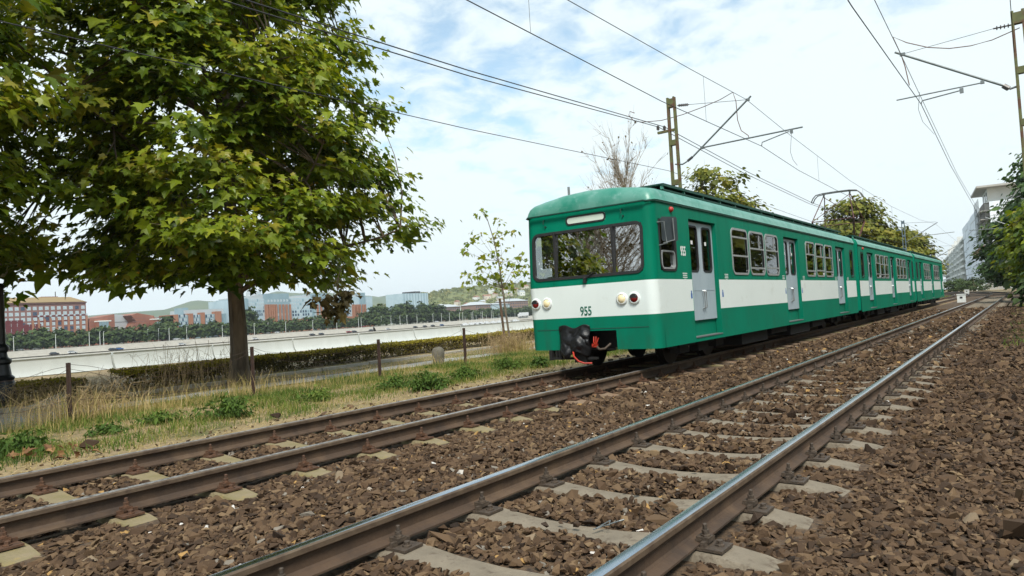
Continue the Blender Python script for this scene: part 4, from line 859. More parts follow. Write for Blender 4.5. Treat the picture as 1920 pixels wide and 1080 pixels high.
# ------------------------------------------------------------------ flood wall, kerb, path, hedge, fence
fw_ = thing('flood_wall', 'long pale concrete flood wall between the hedge and the river', 'wall', (-27.6, 0, -.2))
wp = [(.0, 0), (.10, .06), (.02, .12), (-.06, .25), (-.12, .45), (-.14, .60), (-.10, .66), (-.42, .66), (-.46, 0)]
def wall_panel(L):
    mb = MB(); mb.prism(wp, lambda a, b, d: (a, d, b), .012, L-.012); return mb.mesh('wall_panel', M['concrete'], smooth=35)
wpm = wall_panel(3.95); wpl = wall_panel(15.9)
for k in range(-3, 26): place('wall_panel', wpm, fw_, (rng.normal(0, .006), k*4.0, rng.normal(0, .004)))
for k in range(0, 14): place('wall_panel', wpl, fw_, (0, 104+k*16.0, 0))
MB().bx(-.44, -.16, -12, 330, -.25, .56).build('wall_core', M['concrete'], fw_, local=True)
# pale asphalt path and its edging stones
kx = lambda y: -16.95-0.055*(y-5)
ysp = np.arange(-10, 60, .5); jag = lambda y, s_: .35*(vnoise(y, y*0, 1.1, s_)-.5)
V = np.concatenate([np.stack([-14.25+np.interp(ysp, [0, 25], [0, -.5])+jag(ysp, 5), ysp, np.interp(-14.3, GX, GZ)+.022+0*ysp], -1), np.stack([-15.25+np.interp(ysp, [0, 25], [0, -.6])+jag(ysp, 6), ysp, np.interp(-15.3, GX, GZ)+.022+0*ysp], -1)]); n = len(ysp)
i = np.arange(n-1); tag(place('path', np_mesh('path', V, np.stack([i, i+1, i+n+1, i+n], -1), M['path'], k=4)), kind='structure')
kb = thing('path_kerb', 'low pale kerb edging the far side of the path', 'kerb', (-17, 0, -.36)); km = MB().bx(-.06, .06, -.485, .485, -.1, .10).mesh('kerb_stone', M['kerb'])
for k in range(-6, 46): place('kerb_stone', km, kb, (kx(k*1.0)+17+rng.normal(0, .008), k*1.0, rng.normal(0, .008)), (0, rng.normal(0, .02), .055))
def hedge(name, label, y0, y1, seed, n, zt=.42, gaps=True):
    rnd = np.random.default_rng(seed); hx = lambda y: -18.35-.045*(y-5); dp = 1.15; t = thing(name, label, 'hedge', (-18.9, (y0+y1)/2, -.34)); o = np.array(t.location); zb = -.34
    # twiggy stems
    mb = MB()
    for k in range(int((y1-y0)*9)):
        y = rnd.uniform(y0, y1); x = hx(y)-rnd.uniform(.08, dp); p0 = np.array([x, y, zb]); mb.tube([p0, p0+np.array([rnd.normal(0, .06), rnd.normal(0, .08), .45]), p0+np.array([rnd.normal(0, .12), rnd.normal(0, .16), zt-zb-.06])], [.014, .009, .004], 4, cap=False)
    mb.build('stems', M['twig'], t)
    # leaves: dense on top, thinner at the foot
    f = rnd.random(n); y = rnd.uniform(y0, y1, n); topm = f < .5
    x = np.where(topm, hx(y)-rnd.uniform(0, dp, n), hx(y)-np.abs(rnd.normal(0, .10, n))); hgt = zt+.06*(vnoise(y, x, .7, seed)-.5)+.03*(vnoise(y, x, .22, seed+1)-.5)
    z = np.where(topm, hgt-np.abs(rnd.normal(0, .05, n)), zb+(hgt-zb)*rnd.beta(2.0, 1.1, n))
    back = (~topm) & (rnd.random(n) < .3); x = np.where(back, hx(y)-rnd.uniform(.1, dp, n), x)
    hole = (vnoise(y, z*2.2, .33, seed+4) > .68) & ~topm & (rnd.random(n) < .85); dens = ~hole
    P = np.stack([x, y, z], -1)[dens]-o; topm, y, z = topm[dens], y[dens], z[dens]; n = len(P)
    nrm = np.where(topm[:, None], np.array([0, 0, 1.0]), np.array([1.0, 0, .25]))+rnd.normal(size=(n, 3))*.6; R_ = frames(nrm, rnd.normal(size=(n, 3))+np.array([0, 0, .6]))
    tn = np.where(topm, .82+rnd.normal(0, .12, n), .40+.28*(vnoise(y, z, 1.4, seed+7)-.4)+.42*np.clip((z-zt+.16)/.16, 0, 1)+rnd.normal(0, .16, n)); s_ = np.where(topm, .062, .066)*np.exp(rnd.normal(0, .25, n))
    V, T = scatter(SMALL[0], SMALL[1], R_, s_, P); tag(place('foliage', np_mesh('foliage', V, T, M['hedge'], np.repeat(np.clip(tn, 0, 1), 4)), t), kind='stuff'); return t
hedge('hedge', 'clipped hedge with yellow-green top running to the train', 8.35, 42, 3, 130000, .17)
hedge('hedge', 'short dry brown clipped hedge beside the lamp post', 3.2, 7.35, 4, 24000, .10)

def ribbon_blades(P, H, Wd, bendv, rnd):
    """grass blades: two segments each"""
    n = len(P); a = rnd.uniform(0, 2*math.pi, n); d = np.stack([np.cos(a), np.sin(a), 0*a], -1)*Wd[:, None]/2; up = np.stack([bendv[:, 0], bendv[:, 1], np.sqrt(np.maximum(.05, 1-(bendv**2).sum(-1)))], -1)
    m1 = P+np.array([0, 0, 1])*H[:, None]*.5+np.stack([bendv[:, 0]*H*.2, bendv[:, 1]*H*.2, 0*H], -1); t_ = P+up*H[:, None]
    V = np.stack([P-d, P+d, m1+d*.7, m1-d*.7, t_], 1).reshape(-1, 3); b = np.arange(n)[:, None]*5
    T = np.concatenate([b+np.array([[0, 1, 2]]), b+np.array([[0, 2, 3]]), b+np.array([[3, 2, 4]])], 1).reshape(-1, 3); return V, T
def vis_filter(x, y, m_=150):
    p = proj(np.stack([x, y, np.full(len(x), -.3)], -1)); return (p[:, 2] > .3) & (p[:, 0] > -m_-150) & (p[:, 0] < 1920+m_)
rnd = np.random.default_rng(33)
def grass_field(n, xr, yr, hfun, tfun, wd, dens):
    x = rnd.uniform(*xr, n); y = rnd.uniform(*yr, n)**1.0; k = vis_filter(x, y) & (rnd.random(n) < dens(x, y)); x, y = x[k], y[k]; n = len(x)
    P = np.stack([x, y, gz(x, y)-.01], -1); h = hfun(x, y, n); tn = np.clip(tfun(x, y, n), 0, 1); b = rnd.normal(0, .42, (n, 2))
    V, T = ribbon_blades(P, h, wd*np.exp(rnd.normal(0, .3, n)), b, rnd); return V, T, np.repeat(tn, 5)
def pack(parts):
    o, Vs, Ts, Ns = 0, [], [], []
    for V, T, q in parts: Vs.append(V); Ts.append(T+o); Ns.append(q); o += len(V)
    return np.concatenate(Vs), np.concatenate(Ts), np.concatenate(Ns)
green = lambda x, y: vnoise(x, y, 1.6, 12)*.6+vnoise(x, y, .6, 13)*.4
band = lambda x, c, w_: np.exp(-((x-c)/w_)**2)
parts = []
# flattened straw near the rails
n = 46000; x = rnd.uniform(-12.4, -7.35, n); y = rnd.uniform(1.0, 30, n); k = vis_filter(x, y) & (rnd.random(n) < np.interp(x, [-12.4, -10, -8.2, -7.35], [.3, .8, 1, .12])); x, y = x[k], y[k]
P = np.stack([x, y, gz(x, y)+rnd.uniform(.0, .02, len(x))], -1); a = rnd.uniform(0, 6.28, len(x)); L = rnd.uniform(.06, .22, len(x)); d = np.stack([np.cos(a)*L, np.sin(a)*L, rnd.normal(.01, .025, len(x))], -1); wv = np.stack([-np.sin(a), np.cos(a), 0*a], -1)*.0045
V = np.stack([P-wv, P+wv, P+d], 1).reshape(-1, 3); parts.append((V, np.arange(len(V)).reshape(-1, 3), np.repeat(np.clip(rnd.normal(.8, .12, len(x)), 0, 1), 3)))
# green weeds between the straw and the fence
parts.append(grass_field(135000, (-14.2, -8.7), (1, 36), lambda x, y, n: rnd.uniform(.04, .20, n)*(.35+1.1*green(x, y)), lambda x, y, n: .30+.62*(vnoise(x, y, .9, 41)-.45)+.22*(vnoise(x, y, .35, 42)-.5)+.15*(green(x, y) < .40)+rnd.normal(0, .11, n), .011, lambda x, y: np.clip((green(x, y)-.22)*3.5, 0, 1)*np.interp(x+.5*(vnoise(y, y*0, 1.3, 44)-.5), [-14.2, -13, -10.2, -9.3, -8.7], [.5, 1, 1, .45, 0])))
# dry grass along the fence and between path and kerb
parts.append(grass_field(45000, (-14.6, -9.6), (1, 36), lambda x, y, n: rnd.uniform(.04, .17, n), lambda x, y, n: .66+rnd.normal(0, .14, n), .007, lambda x, y: np.interp(x, [-14.6, -13, -11, -9.6], [.7, 1, .45, .1])))
parts.append(grass_field(55000, (-18.6, -14.2), (2, 40), lambda x, y, n: rnd.uniform(.02, .08, n), lambda x, y, n: .56+.3*(vnoise(x, y, 1.2, 9)-.5)+rnd.normal(0, .13, n), .010, lambda x, y: np.where(vnoise(x, y, 1.3, 15) > .42, 1, .12)))
# tall dry stalks by the fence posts and round the gap in the hedge
for cx, cy, r_, n, hh in ((-13.1, 4.9, .6, 420, .75), (-13.3, 8.4, .6, 260, .6), (-13.2, 10.0, 1.0, 260, .5), (-14.9, 20.0, .45, 1000, .7), (-17.6, 5.6, .9, 260, .5), (-13.5, 14.6, .8, 160, .5), (-13.5, 6.6, .8, 300, .6), (-13.2, 12.0, .7, 120, .5)):
    x = cx+rnd.normal(0, r_*.6, n); y = cy+rnd.normal(0, r_*.8, n); P = np.stack([x, y, gz(x, y)], -1); V, T = ribbon_blades(P, rnd.uniform(.3, 1, n)*hh, np.full(n, .009), rnd.normal(0, .28, (n, 2)), rnd); parts.append((V, T, np.repeat(np.clip(rnd.normal(.74, .13, n), 0, 1), 5)))
# right-hand verge
parts.append(grass_field(42000, (-.5, 3.2), (15, 75), lambda x, y, n: rnd.uniform(.05, .3, n), lambda x, y, n: .30+.25*(vnoise(x, y, 2, 9)-.5)+rnd.normal(0, .15, n), .016, lambda x, y: np.clip((vnoise(x, y, 2.2, 2)-.25+.25*(x > .3))*2, 0, 1)))
parts.append(grass_field(9000, (-9.8, -8.0), (58, 110), lambda x, y, n: rnd.uniform(.05, .3, n), lambda x, y, n: .42+rnd.normal(0, .12, n), .03, lambda x, y: np.ones(len(x))))
V, T, q = pack(parts); tag(place('verge_grass', np_mesh('verge_grass', V, T, M['grass'], q)), 'dry and green grass along the track verge', 'grass', kind='stuff'); print('grass tris', len(T))
# bushy green weed clumps, one by one
def weed(px, py, Xd, wd, hh, n, label, tn0=.12, leafy=.05):
    b = atZ(px, py, -.31) if Xd is None else atX(px, py, Xd); b[2] = float(gz(b[0], b[1])); t = thing('weed_clump', label, 'weed', tuple(b)); r2 = np.random.default_rng(int(px))
    m_ = 26; mb = MB(); C = []
    for k in range(m_):
        a, e = r2.uniform(0, 6.28), r2.uniform(0, 1); tip_ = np.array([math.cos(a)*wd*e, math.sin(a)*wd*e, hh*r2.uniform(.5, 1)*(1-.45*e)]); mb.tube([(tip_[0]*.2, tip_[1]*.2, 0), tuple(tip_*np.array([.6, .6, .6])), tuple(tip_)], [.006, .005, .003], 4, cap=False)
        for u_ in (.45, .65, .82, 1.0): C.append(tip_*np.array([.2+.8*u_, .2+.8*u_, u_]))
    mb.build('stems', mat('weed_stem', (0.09, 0.12, 0.03), (0.12, 0.13, 0.04), 5, rough=.8), t, local=True)
    lo_, R_, s_, tn = leaf_cloud(np.array(C), max(3, n//len(C)), .045, leafy, r2, None, .5, .9); V, T = scatter(SMALL[0]*np.array([.75, 1, 1]), SMALL[1], R_, s_*1.4, lo_); tag(place('foliage', np_mesh('foliage', V, T, M['grass'], np.repeat(np.clip(tn0+(tn-.5)*.5, 0, .5), 4)), t), kind='stuff')
weed(430, 785, None, .50, .42, 1100, 'feathery green weed clump right of the maple trunk')
weed(45, 850, None, .55, .30, 1100, 'dense green weed clump at the left picture edge by the rail', .08)
weed(200, 815, None, .28, .16, 500, 'low dark green weed patch below the leftmost fence post', .05)
weed(300, 795, None, .35, .22, 600, 'pale green weed patch under the tangled dry grass', .2)
weed(800, 735, None, .55, .40, 1200, 'bright green weed clump in front of the round stone', .12)
weed(870, 715, None, .45, .36, 900, 'green weed clump at the foot of the post nearest the train', .16)
weed(740, 730, None, .40, .30, 800, 'leafy green weeds right of the third fence post', .14)
weed(950, 695, None, .45, .36, 900, 'green weed clump under the young tree', .15)
weed(1012, 692, None, .22, .28, 500, 'small dark green weed next to the train coupler', .0, .07)
weed(600, 750, None, .50, .22, 800, 'low greyish green weed patch between the second and third posts', .3)
# dry fallen leaves by the rail
fl_ = thing('fallen_leaf_heap', 'heap of crisp brown fallen leaves beside the left rail', 'leaves', tuple(atZ(112, 850, -.27))); rnd = np.random.default_rng(8); n = 22
lo_ = rnd.normal(0, 1, (n, 3))*np.array([.20, .20, .02])+np.array([0, 0, .04]); Rl = frames(rnd.normal(size=(n, 3))*.6+np.array([0, 0, 1]), rnd.normal(size=(n, 3))); cm_ = tone_mat('crisp_leaf', [(0, (.13, .06, .025)), (1, (.27, .15, .06))], rough=.7); cl = [np_mesh('dry_leaf', MAPLE[0]*np.array([1, 1, 2.2]), MAPLE[1], cm_, np.full(len(MAPLE[0]), q)) for q in (.1, .5, .9)]
for k in range(n): o = place('dry_leaf', cl[k % 3], fl_); o.matrix_local = Matrix.Translation(lo_[k]) @ Matrix(Rl[k].tolist()).to_4x4() @ Matrix.Scale(float(rnd.uniform(.07, .13)), 4)
# dry brambles over the short hedge and a wispy leafless shrub by the gap
def bramble(label, pts, n, ln, rad, arch, m_, seed, name='dry_bramble'):
    r2 = np.random.default_rng(seed); P = np.array(pts); c = P.mean(0); c[2] = -.35; t = thing(name, label, 'shrub', tuple(c)); mb = MB()
    for k in range(n):
        b = P[r2.integers(0, len(P))]+r2.normal(0, .25, 3)*np.array([1, 1.4, 0]); b[2] = -.35; d = unit(r2.normal(size=3)*np.array([1, 1, 0])+1e-6); L = ln*r2.uniform(.5, 1.1); h = arch*r2.uniform(.4, 1.1)
        q = [b, b+d*L*.25+np.array([0, 0, h*.7])+r2.normal(0, .05, 3), b+d*L*.6+np.array([0, 0, h])+r2.normal(0, .06, 3), b+d*L+np.array([0, 0, h*r2.uniform(.3, 1.1)])+r2.normal(0, .07, 3)]; mb.tube(q, [rad, rad*.9, rad*.7, rad*.4], 3, cap=False)
        for j in range(3): e = q[r2.integers(1, 4)]; mb.tube([e, e+r2.normal(0, .12, 3)], [rad*.6, rad*.3], 3, cap=False)
    mb.build('stems', m_, t); return t
M['straw_stem'] = mat('straw_stem', (0.36, 0.26, 0.13), (0.26, 0.18, 0.09), 6, rough=.85); M['grey_stem'] = mat('grey_stem', (0.26, 0.22, 0.13), (0.20, 0.17, 0.10), 6, rough=.85)
bramble('tangle of dry straw-coloured brambles round the leftmost fence post', [(-17.3, 4.8, 0), (-17.2, 5.8, 0), (-17.0, 6.6, 0), (-16.9, 7.3, 0), (-13.4, 4.9, 0), (-14, 5.4, 0)], 250, .75, .0065, .50, M['straw_stem'], 61)
bramble('wispy leafless shrub between the hedge gap and the maple trunk', [(-16.4, 8.2, 0), (-16.2, 8.7, 0), (-16.0, 9.1, 0)], 80, .35, .004, 1.1, M['straw_stem'], 62, 'wispy_shrub')
bramble('brown twiggy growth round the foot of the young tree', [(-14.9, 20.0, 0), (-14.8, 20.6, 0), (-15.1, 19.5, 0)], 200, .4, .007, .75, M['straw_stem'], 63, 'twiggy_shrub')
# fence: rusty posts, sagging wires, torn chain link
fn_ = thing('wire_fence', 'rusty post fence with sagging wire and torn chain link', 'fence', (-13, 4.9, -.33)); FP = [(129, 680), (473, 650), (710, 638), (870, 615)]; tops = []
for px, py in FP+[(-260, 705)]:
    p = atX(px, py, -13.0); p[2] = max(.62, min(.74, p[2])); tops.append(p); mb = MB(); mb.bx(p[0]-.035, p[0]+.035, p[1]-.009, p[1]+.009, -.5, p[2]); mb.bx(p[0]-.035, p[0]-.017, p[1]-.035, p[1]+.035, -.5, p[2]-.002)
    mb.build('fence_post', M['post'], fn_)
tops.sort(key=lambda p: p[1])
for a, b in zip(tops[:-1], tops[1:]):
    for zz_, sg in ((-.04, .22), (-.10, .34), (-.62, .12)):
        pts = [a+(b-a)*t+np.array([rng.normal(0, .01), 0, zz_-sg*4*t*(1-t)+rng.normal(0, .015)]) for t in np.linspace(0, 1, 12)]; MB().tube(pts, .0032, 4).build('fence_wire', M['post'], fn_)
e = tops[-1]; MB().tube([e+np.array([0, 0, -.05]), e+np.array([.05, .35, -.16]), e+np.array([0, .7, -.22])], .003, 4).build('fence_wire', M['post'], fn_)
mb = MB(); a, b = tops[0], tops[1]
g = lambda u_, v_: (a[0]+.04*math.sin(5*u_), a[1]+(b[1]-a[1])*u_, -.30+v_*(.55-.3*math.sin(math.pi*u_)*1.0))
for k in range(-14, 60):
    for s_ in (1, -1):
        pts = []
        for t in np.linspace(0, 1, 9):
            u_ = (k*.02+(t if s_ > 0 else 1-t)*.18)
            if 0 <= u_ <= 1: pts.append(g(u_, t))
        if len(pts) > 2: mb.tube(pts, .0022, 3, cap=False)
mb.build('chain_link_netting', M['galv'], fn_)
# round-topped stone marker
sp = atX(823, 690, -14.0); sp[2] = -.36; sm = thing('stone_marker', 'rounded grey stone marker standing in the weeds by the fence', 'stone', tuple(sp)); mb = MB(); mb.lathe([(.17, -.1), (.175, .1), (.20, .28), (.205, .40), (.185, .49), (.13, .545), (.06, .57), (.005, .575)], n=14); V = np.array(mb.v); V[:, :2] *= 1+.06*(vnoise(V[:, 0]*9, V[:, 2]*9, 1, 4)[:, None]-.5)*2; V[:, 0] *= .8; mb.v = [tuple(v) for v in V]; mb.build('stone', M['boulder'], sm, smooth=50, local=True)
# lamp post at the left edge
lp = atX(8, 765, -18.5); lp[2] = -.36; lt = thing('street_lamp', 'black ornate lamp post at the left picture edge', 'lamp post', tuple(lp))
MB().lathe([(.30, 0), (.30, .12), (.24, .16), (.22, .55), (.20, .60), (.22, .66), (.16, .72), (.13, .95), (.17, 1.0), (.17, 1.06), (.10, 1.12), (.085, 1.22), (.13, 1.28), (.13, 1.34), (.07, 1.42), (.06, 2.65), (.09, 2.7), (.05, 2.78)], n=14).build('pole', M['lamp'], lt, smooth=35, local=True)
MB().tube([(0, 0, 2.72), (0, .12, 2.84), (0, .06, 2.94), (0, 0, 2.9)], .014, 5).tube([(0, 0, 2.72), (0, -.12, 2.84), (0, -.06, 2.94), (0, 0, 2.9)], .014, 5).build('bracket', M['lamp'], lt, local=True)
lg = MB().lathe([(.08, 2.92), (.15, 3.02), (.19, 3.30), (.17, 3.32)], n=6).build('lantern', M['lampglass'], lt, local=True); MB().lathe([(.22, 3.32), (.21, 3.36), (.10, 3.48), (.03, 3.52), (.03, 3.6), (.005, 3.62)], n=12).build('lantern_cap', M['lamp'], lg, local=True)
# small bird on the wall
bp_ = atX(702, 622, -27.85); bd = thing('bird', 'small dark bird perched on top of the concrete wall', 'bird', tuple(bp_)); mb = MB(); mb.tube([(0, .10, .02), (0, .05, .07), (0, 0, .12), (0, -.02, .19), (0, -.025, .23)], [.012, .05, .062, .045, .035], 8); mb.lathe([(.004, .26), (.036, .24), (.04, .21)], (0, -.03, 0), 8); mb.tube([(0, -.06, .225), (0, -.11, .215)], [.012, .002], 4); mb.tube([(0, 0, 0), (0, 0, .07)], .008, 4); mb.build('body', M['rubber'], bd, smooth=60, local=True)

# ------------------------------------------------------------------ masts, brackets and overhead wires
def ladder_mast(name, label, x, y, ztop, lean=(0, 0), m_=None, zb=-.4, detail=True):
    t = thing(name, label, 'mast', (x, y, zb)); m_ = m_ or M['mast']; h = ztop-zb
    L = lambda z, dx=0, dy=0: (dx*(1-.25*z/h)+lean[0]*z/h, dy+lean[1]*z/h, z)
    for s_ in (-1, 1):
        mb = MB(); mb.bar(L(0, s_*.125), L(h, s_*.125), .045, .13); mb.bar(L(0, s_*.155, .055), L(h, s_*.155, .055), .03, .012); mb.bar(L(0, s_*.155, -.055), L(h, s_*.155, -.055), .03, .012); mb.build('mast_leg', m_, t, local=True)
    k = h-.18; 
    while k > .3: mb = MB(); wd = .27*(1-.25*k/h); mb.box(L(k), (wd, .145, .26 if k > h-.3 else .16)); mb.build('batten_plate', m_, t, local=True); k -= 1.22
    return t
def wire(name, label, pts, r, m_='wire', group=None, cat='wire', n=5):
    o = MB().tube(pts, r, n).build(name, M[m_]); tag(o, label, cat, group); return o
def insulator(t, a, b, r=.045, n=5):
    a, b = np.array(a), np.array(b); mb = MB(); mb.tube([a, b], r*.35, 6)
    for k in range(n): c = a+(b-a)*(k+1)/(n+1); d = (b-a)/np.linalg.norm(b-a)*.012; mb.tube([c-d, c+d], r, 8)
    mb.build('insulator', M['insul'], t)
ml = ladder_mast('catenary_mast', 'olive twin-leg mast behind the front carriage of the train', -8.33, 20.0, 7.38)
A = lambda x, y: atY(x, y, 20.0)
def tubep(name, parent, pts, r, m_='galv', n=7): return MB().tube(pts, r, n).build(name, M[m_], parent, smooth=60)
tubep('bracket_strut', ml, [A(1300, 293), A(1408, 180)], .026); insulator(ml, A(1288, 303), A(1300, 293)); tubep('bracket_foot', ml, [A(1266, 308), A(1280, 308), A(1288, 303)], .022)
tubep('registration_tube', ml, [A(1316, 277), A(1505, 238)], .022); tubep('steady_arm', ml, [A(1428, 274), A(1429, 267), A(1478, 247), A(1484, 247)], .015); MB().box(tuple(A(1484, 246)), (.07, .05, .12)).build('clamp', M['galv'], ml)
insulator(ml, A(1270, 198), A(1292, 196)); tubep('stay_wire', ml, [A(1292, 196), A(1400, 187)], .007, 'wire'); MB().box(tuple(A(1402, 187)), (.10, .06, .07)).build('clamp', M['galv'], ml); MB().box(tuple(A(1316, 277)), (.08, .06, .08)).build('clamp', M['galv'], ml)
MB().box(tuple(A(1251, 246)), (.62, .08, .07)).build('cross_arm', M['mast'], ml)
for px in (1234, 1246): p = A(px, 245); insulator(ml, p, p+np.array([0, 0, .16]), .05, 3)
tubep('dropper_loop', ml, [A(1484, 248), A(1482, 285), A(1487, 300), A(1495, 310)], .005, 'wire', 4)
mr_ = ladder_mast('catenary_mast', 'rusty olive twin-leg mast at the right picture edge', .30, 20.0, 7.42, (-.03, 0))
tubep('bracket_strut', mr_, [A(1678, 98), A(1880, 160)], .028); insulator(mr_, A(1880, 160), A(1893, 167), .06); tubep('bracket_foot', mr_, [A(1893, 167), A(1904, 163), A(1912, 163)], .025)
tubep('registration_tube', mr_, [A(1681, 188), A(1842, 155)], .016); tubep('steady_arm', mr_, [A(1727, 195), A(1729, 189), A(1800, 170)], .016); MB().box(tuple(A(1803, 170)), (.08, .05, .12)).build('clamp', M['galv'], mr_)
insulator(mr_, A(1862, 54), A(1905, 45), .05); tubep('stay_wire', mr_, [A(1862, 54), A(1697, 100)], .006, 'wire'); MB().box(tuple(A(1692, 102)), (.12, .06, .07)).build('clamp', M['galv'], mr_); MB().box(tuple(A(1842, 154)), (.08, .05, .08)).build('clamp', M['galv'], mr_)
CWL, CWR = -6.0, -1.86
def sagwire(ctrl, plane): return [atX(x, y, plane) if plane is not None else None for x, y in ctrl]
def long_wire(P, ext0, ext1):
    P = [np.array(p) for p in P]; out_ = []
    if ext0: d = (P[0]-P[1])/np.linalg.norm(P[0]-P[1]); out_.append(P[0]+d*ext0+np.array([0, 0, .01*ext0]))
    out_ += P
    if ext1 is not None: out_ += ext1
    return out_
wire('contact_wire', 'contact wire above the train, touching the raised pantograph', [(CWL-.1, -28, 5.62), (CWL, 7.5, 5.50), (CWL-.05, 14, 5.47), (A(1428, 274)[0], 20, A(1428, 274)[2]), (CWL-.02, 25.2, 5.41), (CWL, 31.3, 5.34), (CWL, 50, 5.36), (CWL-.25, 72, 5.45), (CWL, 95, 5.4)], .0085)
mp_ = A(1400, 187); wire('catenary_wire', 'upper carrying wire sagging over the train roof line', [(CWL, -28, 7.0), (CWL, 0, 6.42), (CWL, 10.2, 6.42), (CWL, 15.7, 6.58), tuple(mp_), (CWL, 24, 6.50), (CWL, 34, 6.1), (CWL, 46, 5.98), (CWL, 60, 6.2), (CWL-.1, 72, 6.75), (CWL, 95, 6.2)], .0075)
for yy, za, zb in ((9.0, 5.5, 6.42), (16.5, 5.47, 6.6), (28, 5.38, 6.34), (37, 5.35, 6.05), (46, 5.36, 5.98)): wire('dropper_wire', f'thin vertical dropper {dict([(9.0, "left of the mast near the top edge"), (16.5, "just left of the mast behind the train"), (28, "left of the pantograph"), (37, "right of the pantograph"), (46, "far along the train")])[yy]} between overhead wires', [(CWL, yy, za), (CWL, yy, zb)], .004, n=4)
for k, (dx, dz) in enumerate(((-8.80, 0.0), (-8.62, .03))):
    a = A((1234, 1246)[k], 238); wire('feeder_wire', ('lower', 'upper')[k]+' of the two thick feeder wires running left from the mast cross arm', [(dx, -20, 7.2), (dx, 0, 5.75+dz), tuple(atX((415, 460)[k], 0, dx)), tuple(atX(880, (142.5, 132.5)[k], dx)), tuple(a), (dx, 28, 6.15), (dx, 38.4, 5.86), (dx, 50, 5.9), (dx, 60, 6.2), (dx, 72, 6.7), (dx, 100, 6.2)], .0115)
wire('telephone_wire', 'thin black wire crossing the maple crown down to the mast', [(-8.6, -20, 5.4), tuple(atX(0, 40, -8.6)), tuple(atX(480, 151, -8.6)), tuple(atX(880, 242.5, -8.6)), tuple(atX(1253, 320, -8.5)), (-8.5, 40, 4.75), (-8.5, 72, 5.2)], .0075)
wire('jumper_cable', 'brown looped jumper cable bowing from the feeder to the mast bracket', [A(1190, 212), A(1181, 209), A(1179, 216), A(1189, 227), A(1205, 229), A(1240, 226), A(1280, 215), A(1320, 200), A(1350, 187), A(1374, 173), A(1380, 190), A(1383, 225), A(1390, 245), A(1403, 254), A(1405, 260)], .012, 'copper', cat='cable')
wire('contact_wire', 'contact wire over the empty right track at upper right', [(CWR-.2, -28, 5.9), (CWR-.05, 0, 5.62), (-1.90, 12, 5.60), tuple(A(1727, 195)), (-1.92, 30, 5.55), (-2.0, 45, 5.45), (-2.35, 72, 5.45), (-2.5, 95, 5.4), (-4.2, 120, 5.4)], .0085)
wire('catenary_wire', 'carrying wire over the empty right track at upper right', [(CWR, -28, 7.5), (CWR, 4, 6.5), (-2.0, 14, 6.85), tuple(A(1690, 104)), (-2.15, 26, 6.75), (-2.2, 38, 6.3), (-2.2, 52, 6.15), (-2.2, 62, 6.4), (-2.2, 72, 6.9), (-2.6, 95, 6.2)], .0075)
wire('jumper_cable', 'brown jumper cable drooping to the mast at the right edge', [A(1705, 160), A(1697, 125), A(1690, 104), A(1674, 69), A(1700, 80), A(1740, 89), A(1780, 91), A(1820, 86), A(1860, 75), A(1912, 52)], .012, 'copper', cat='cable')
wire('dropper_loop', 'thin looped wire below the right track bracket', [A(1724, 173), A(1722, 205), A(1730, 228), atX(1752, 252, -1.9)], .005, n=4)
wire('guy_wire', 'thin wire running past the mast at the right edge', [(-.05, -4, 8.6), tuple(atY(1894, 0, 18)), tuple(atY(1905, 142, 21)), tuple(atY(1920, 300, 30)), (.6, 72, 6.0)], .008)
# next masts along the line, with simple brackets
def far_mast(x, y, label, side, m_, ztop=7.35):
    t = ladder_mast('catenary_mast', label, x, y, ztop, m_=m_); c = -6.0 if side > 0 else -2.3; c += float(bend(y)); s_ = 1 if c > x else -1
    MB().tube([(x+s_*.15, y, 5.35), (c+s_*.1, y, 6.85)], .035, 6).build('bracket_strut', M['galv'], t); MB().tube([(x+s_*.85, y, 5.75), (c+s_*1.3, y, 5.85)], .03, 6).build('registration_tube', M['galv'], t)
    MB().tube([(x+s_*.15, y, 7.1), (c, y, 6.9)], .012, 5).build('stay_wire', M['wire'], t); MB().box((x-.25, y, 6.5), (.7, .1, .08)).build('cross_arm', M['mast_blue'], t); return t
far_mast(-8.6, 72, 'blue-grey lattice mast standing above the rear carriages', 1, M['mast_blue'])
far_mast(.45, 72, 'first far mast right of the tracks in front of the dark trees', -1, M['mast'])
far_mast(-.6, 118, 'second far mast right of the tracks in front of the dark trees', -1, M['mast'])
far_mast(-10.4, 118, 'far mast left of the track bend before the white building', 1, M['mast'])
far_mast(-16.5, 160, 'farthest mast left of the track bend before the white building', 1, M['mast'])
# white cable boxes beside the track
for y, lb, sz_ in ((64.5, 'white concrete cable box between the tracks behind the train', .55), (130, 'small far white box between the tracks at the bend', .6)):
    x = -4.1+float(bend(y)); b = thing('cable_box', lb, 'box', (x, y, -.22)); MB().bx(-sz_/2, sz_/2, -sz_/2, sz_/2, 0, .62).build('case', M['white'], b, local=True); MB().bx(-sz_/2-.03, sz_/2+.03, -sz_/2-.03, sz_/2+.03, .62, .68).build('lid', M['white'], b, local=True); MB().bx(-.09, .09, -sz_/2-.012, -sz_/2-.001, .34, .48).build('number_plate', M['rubber'], b, local=True)

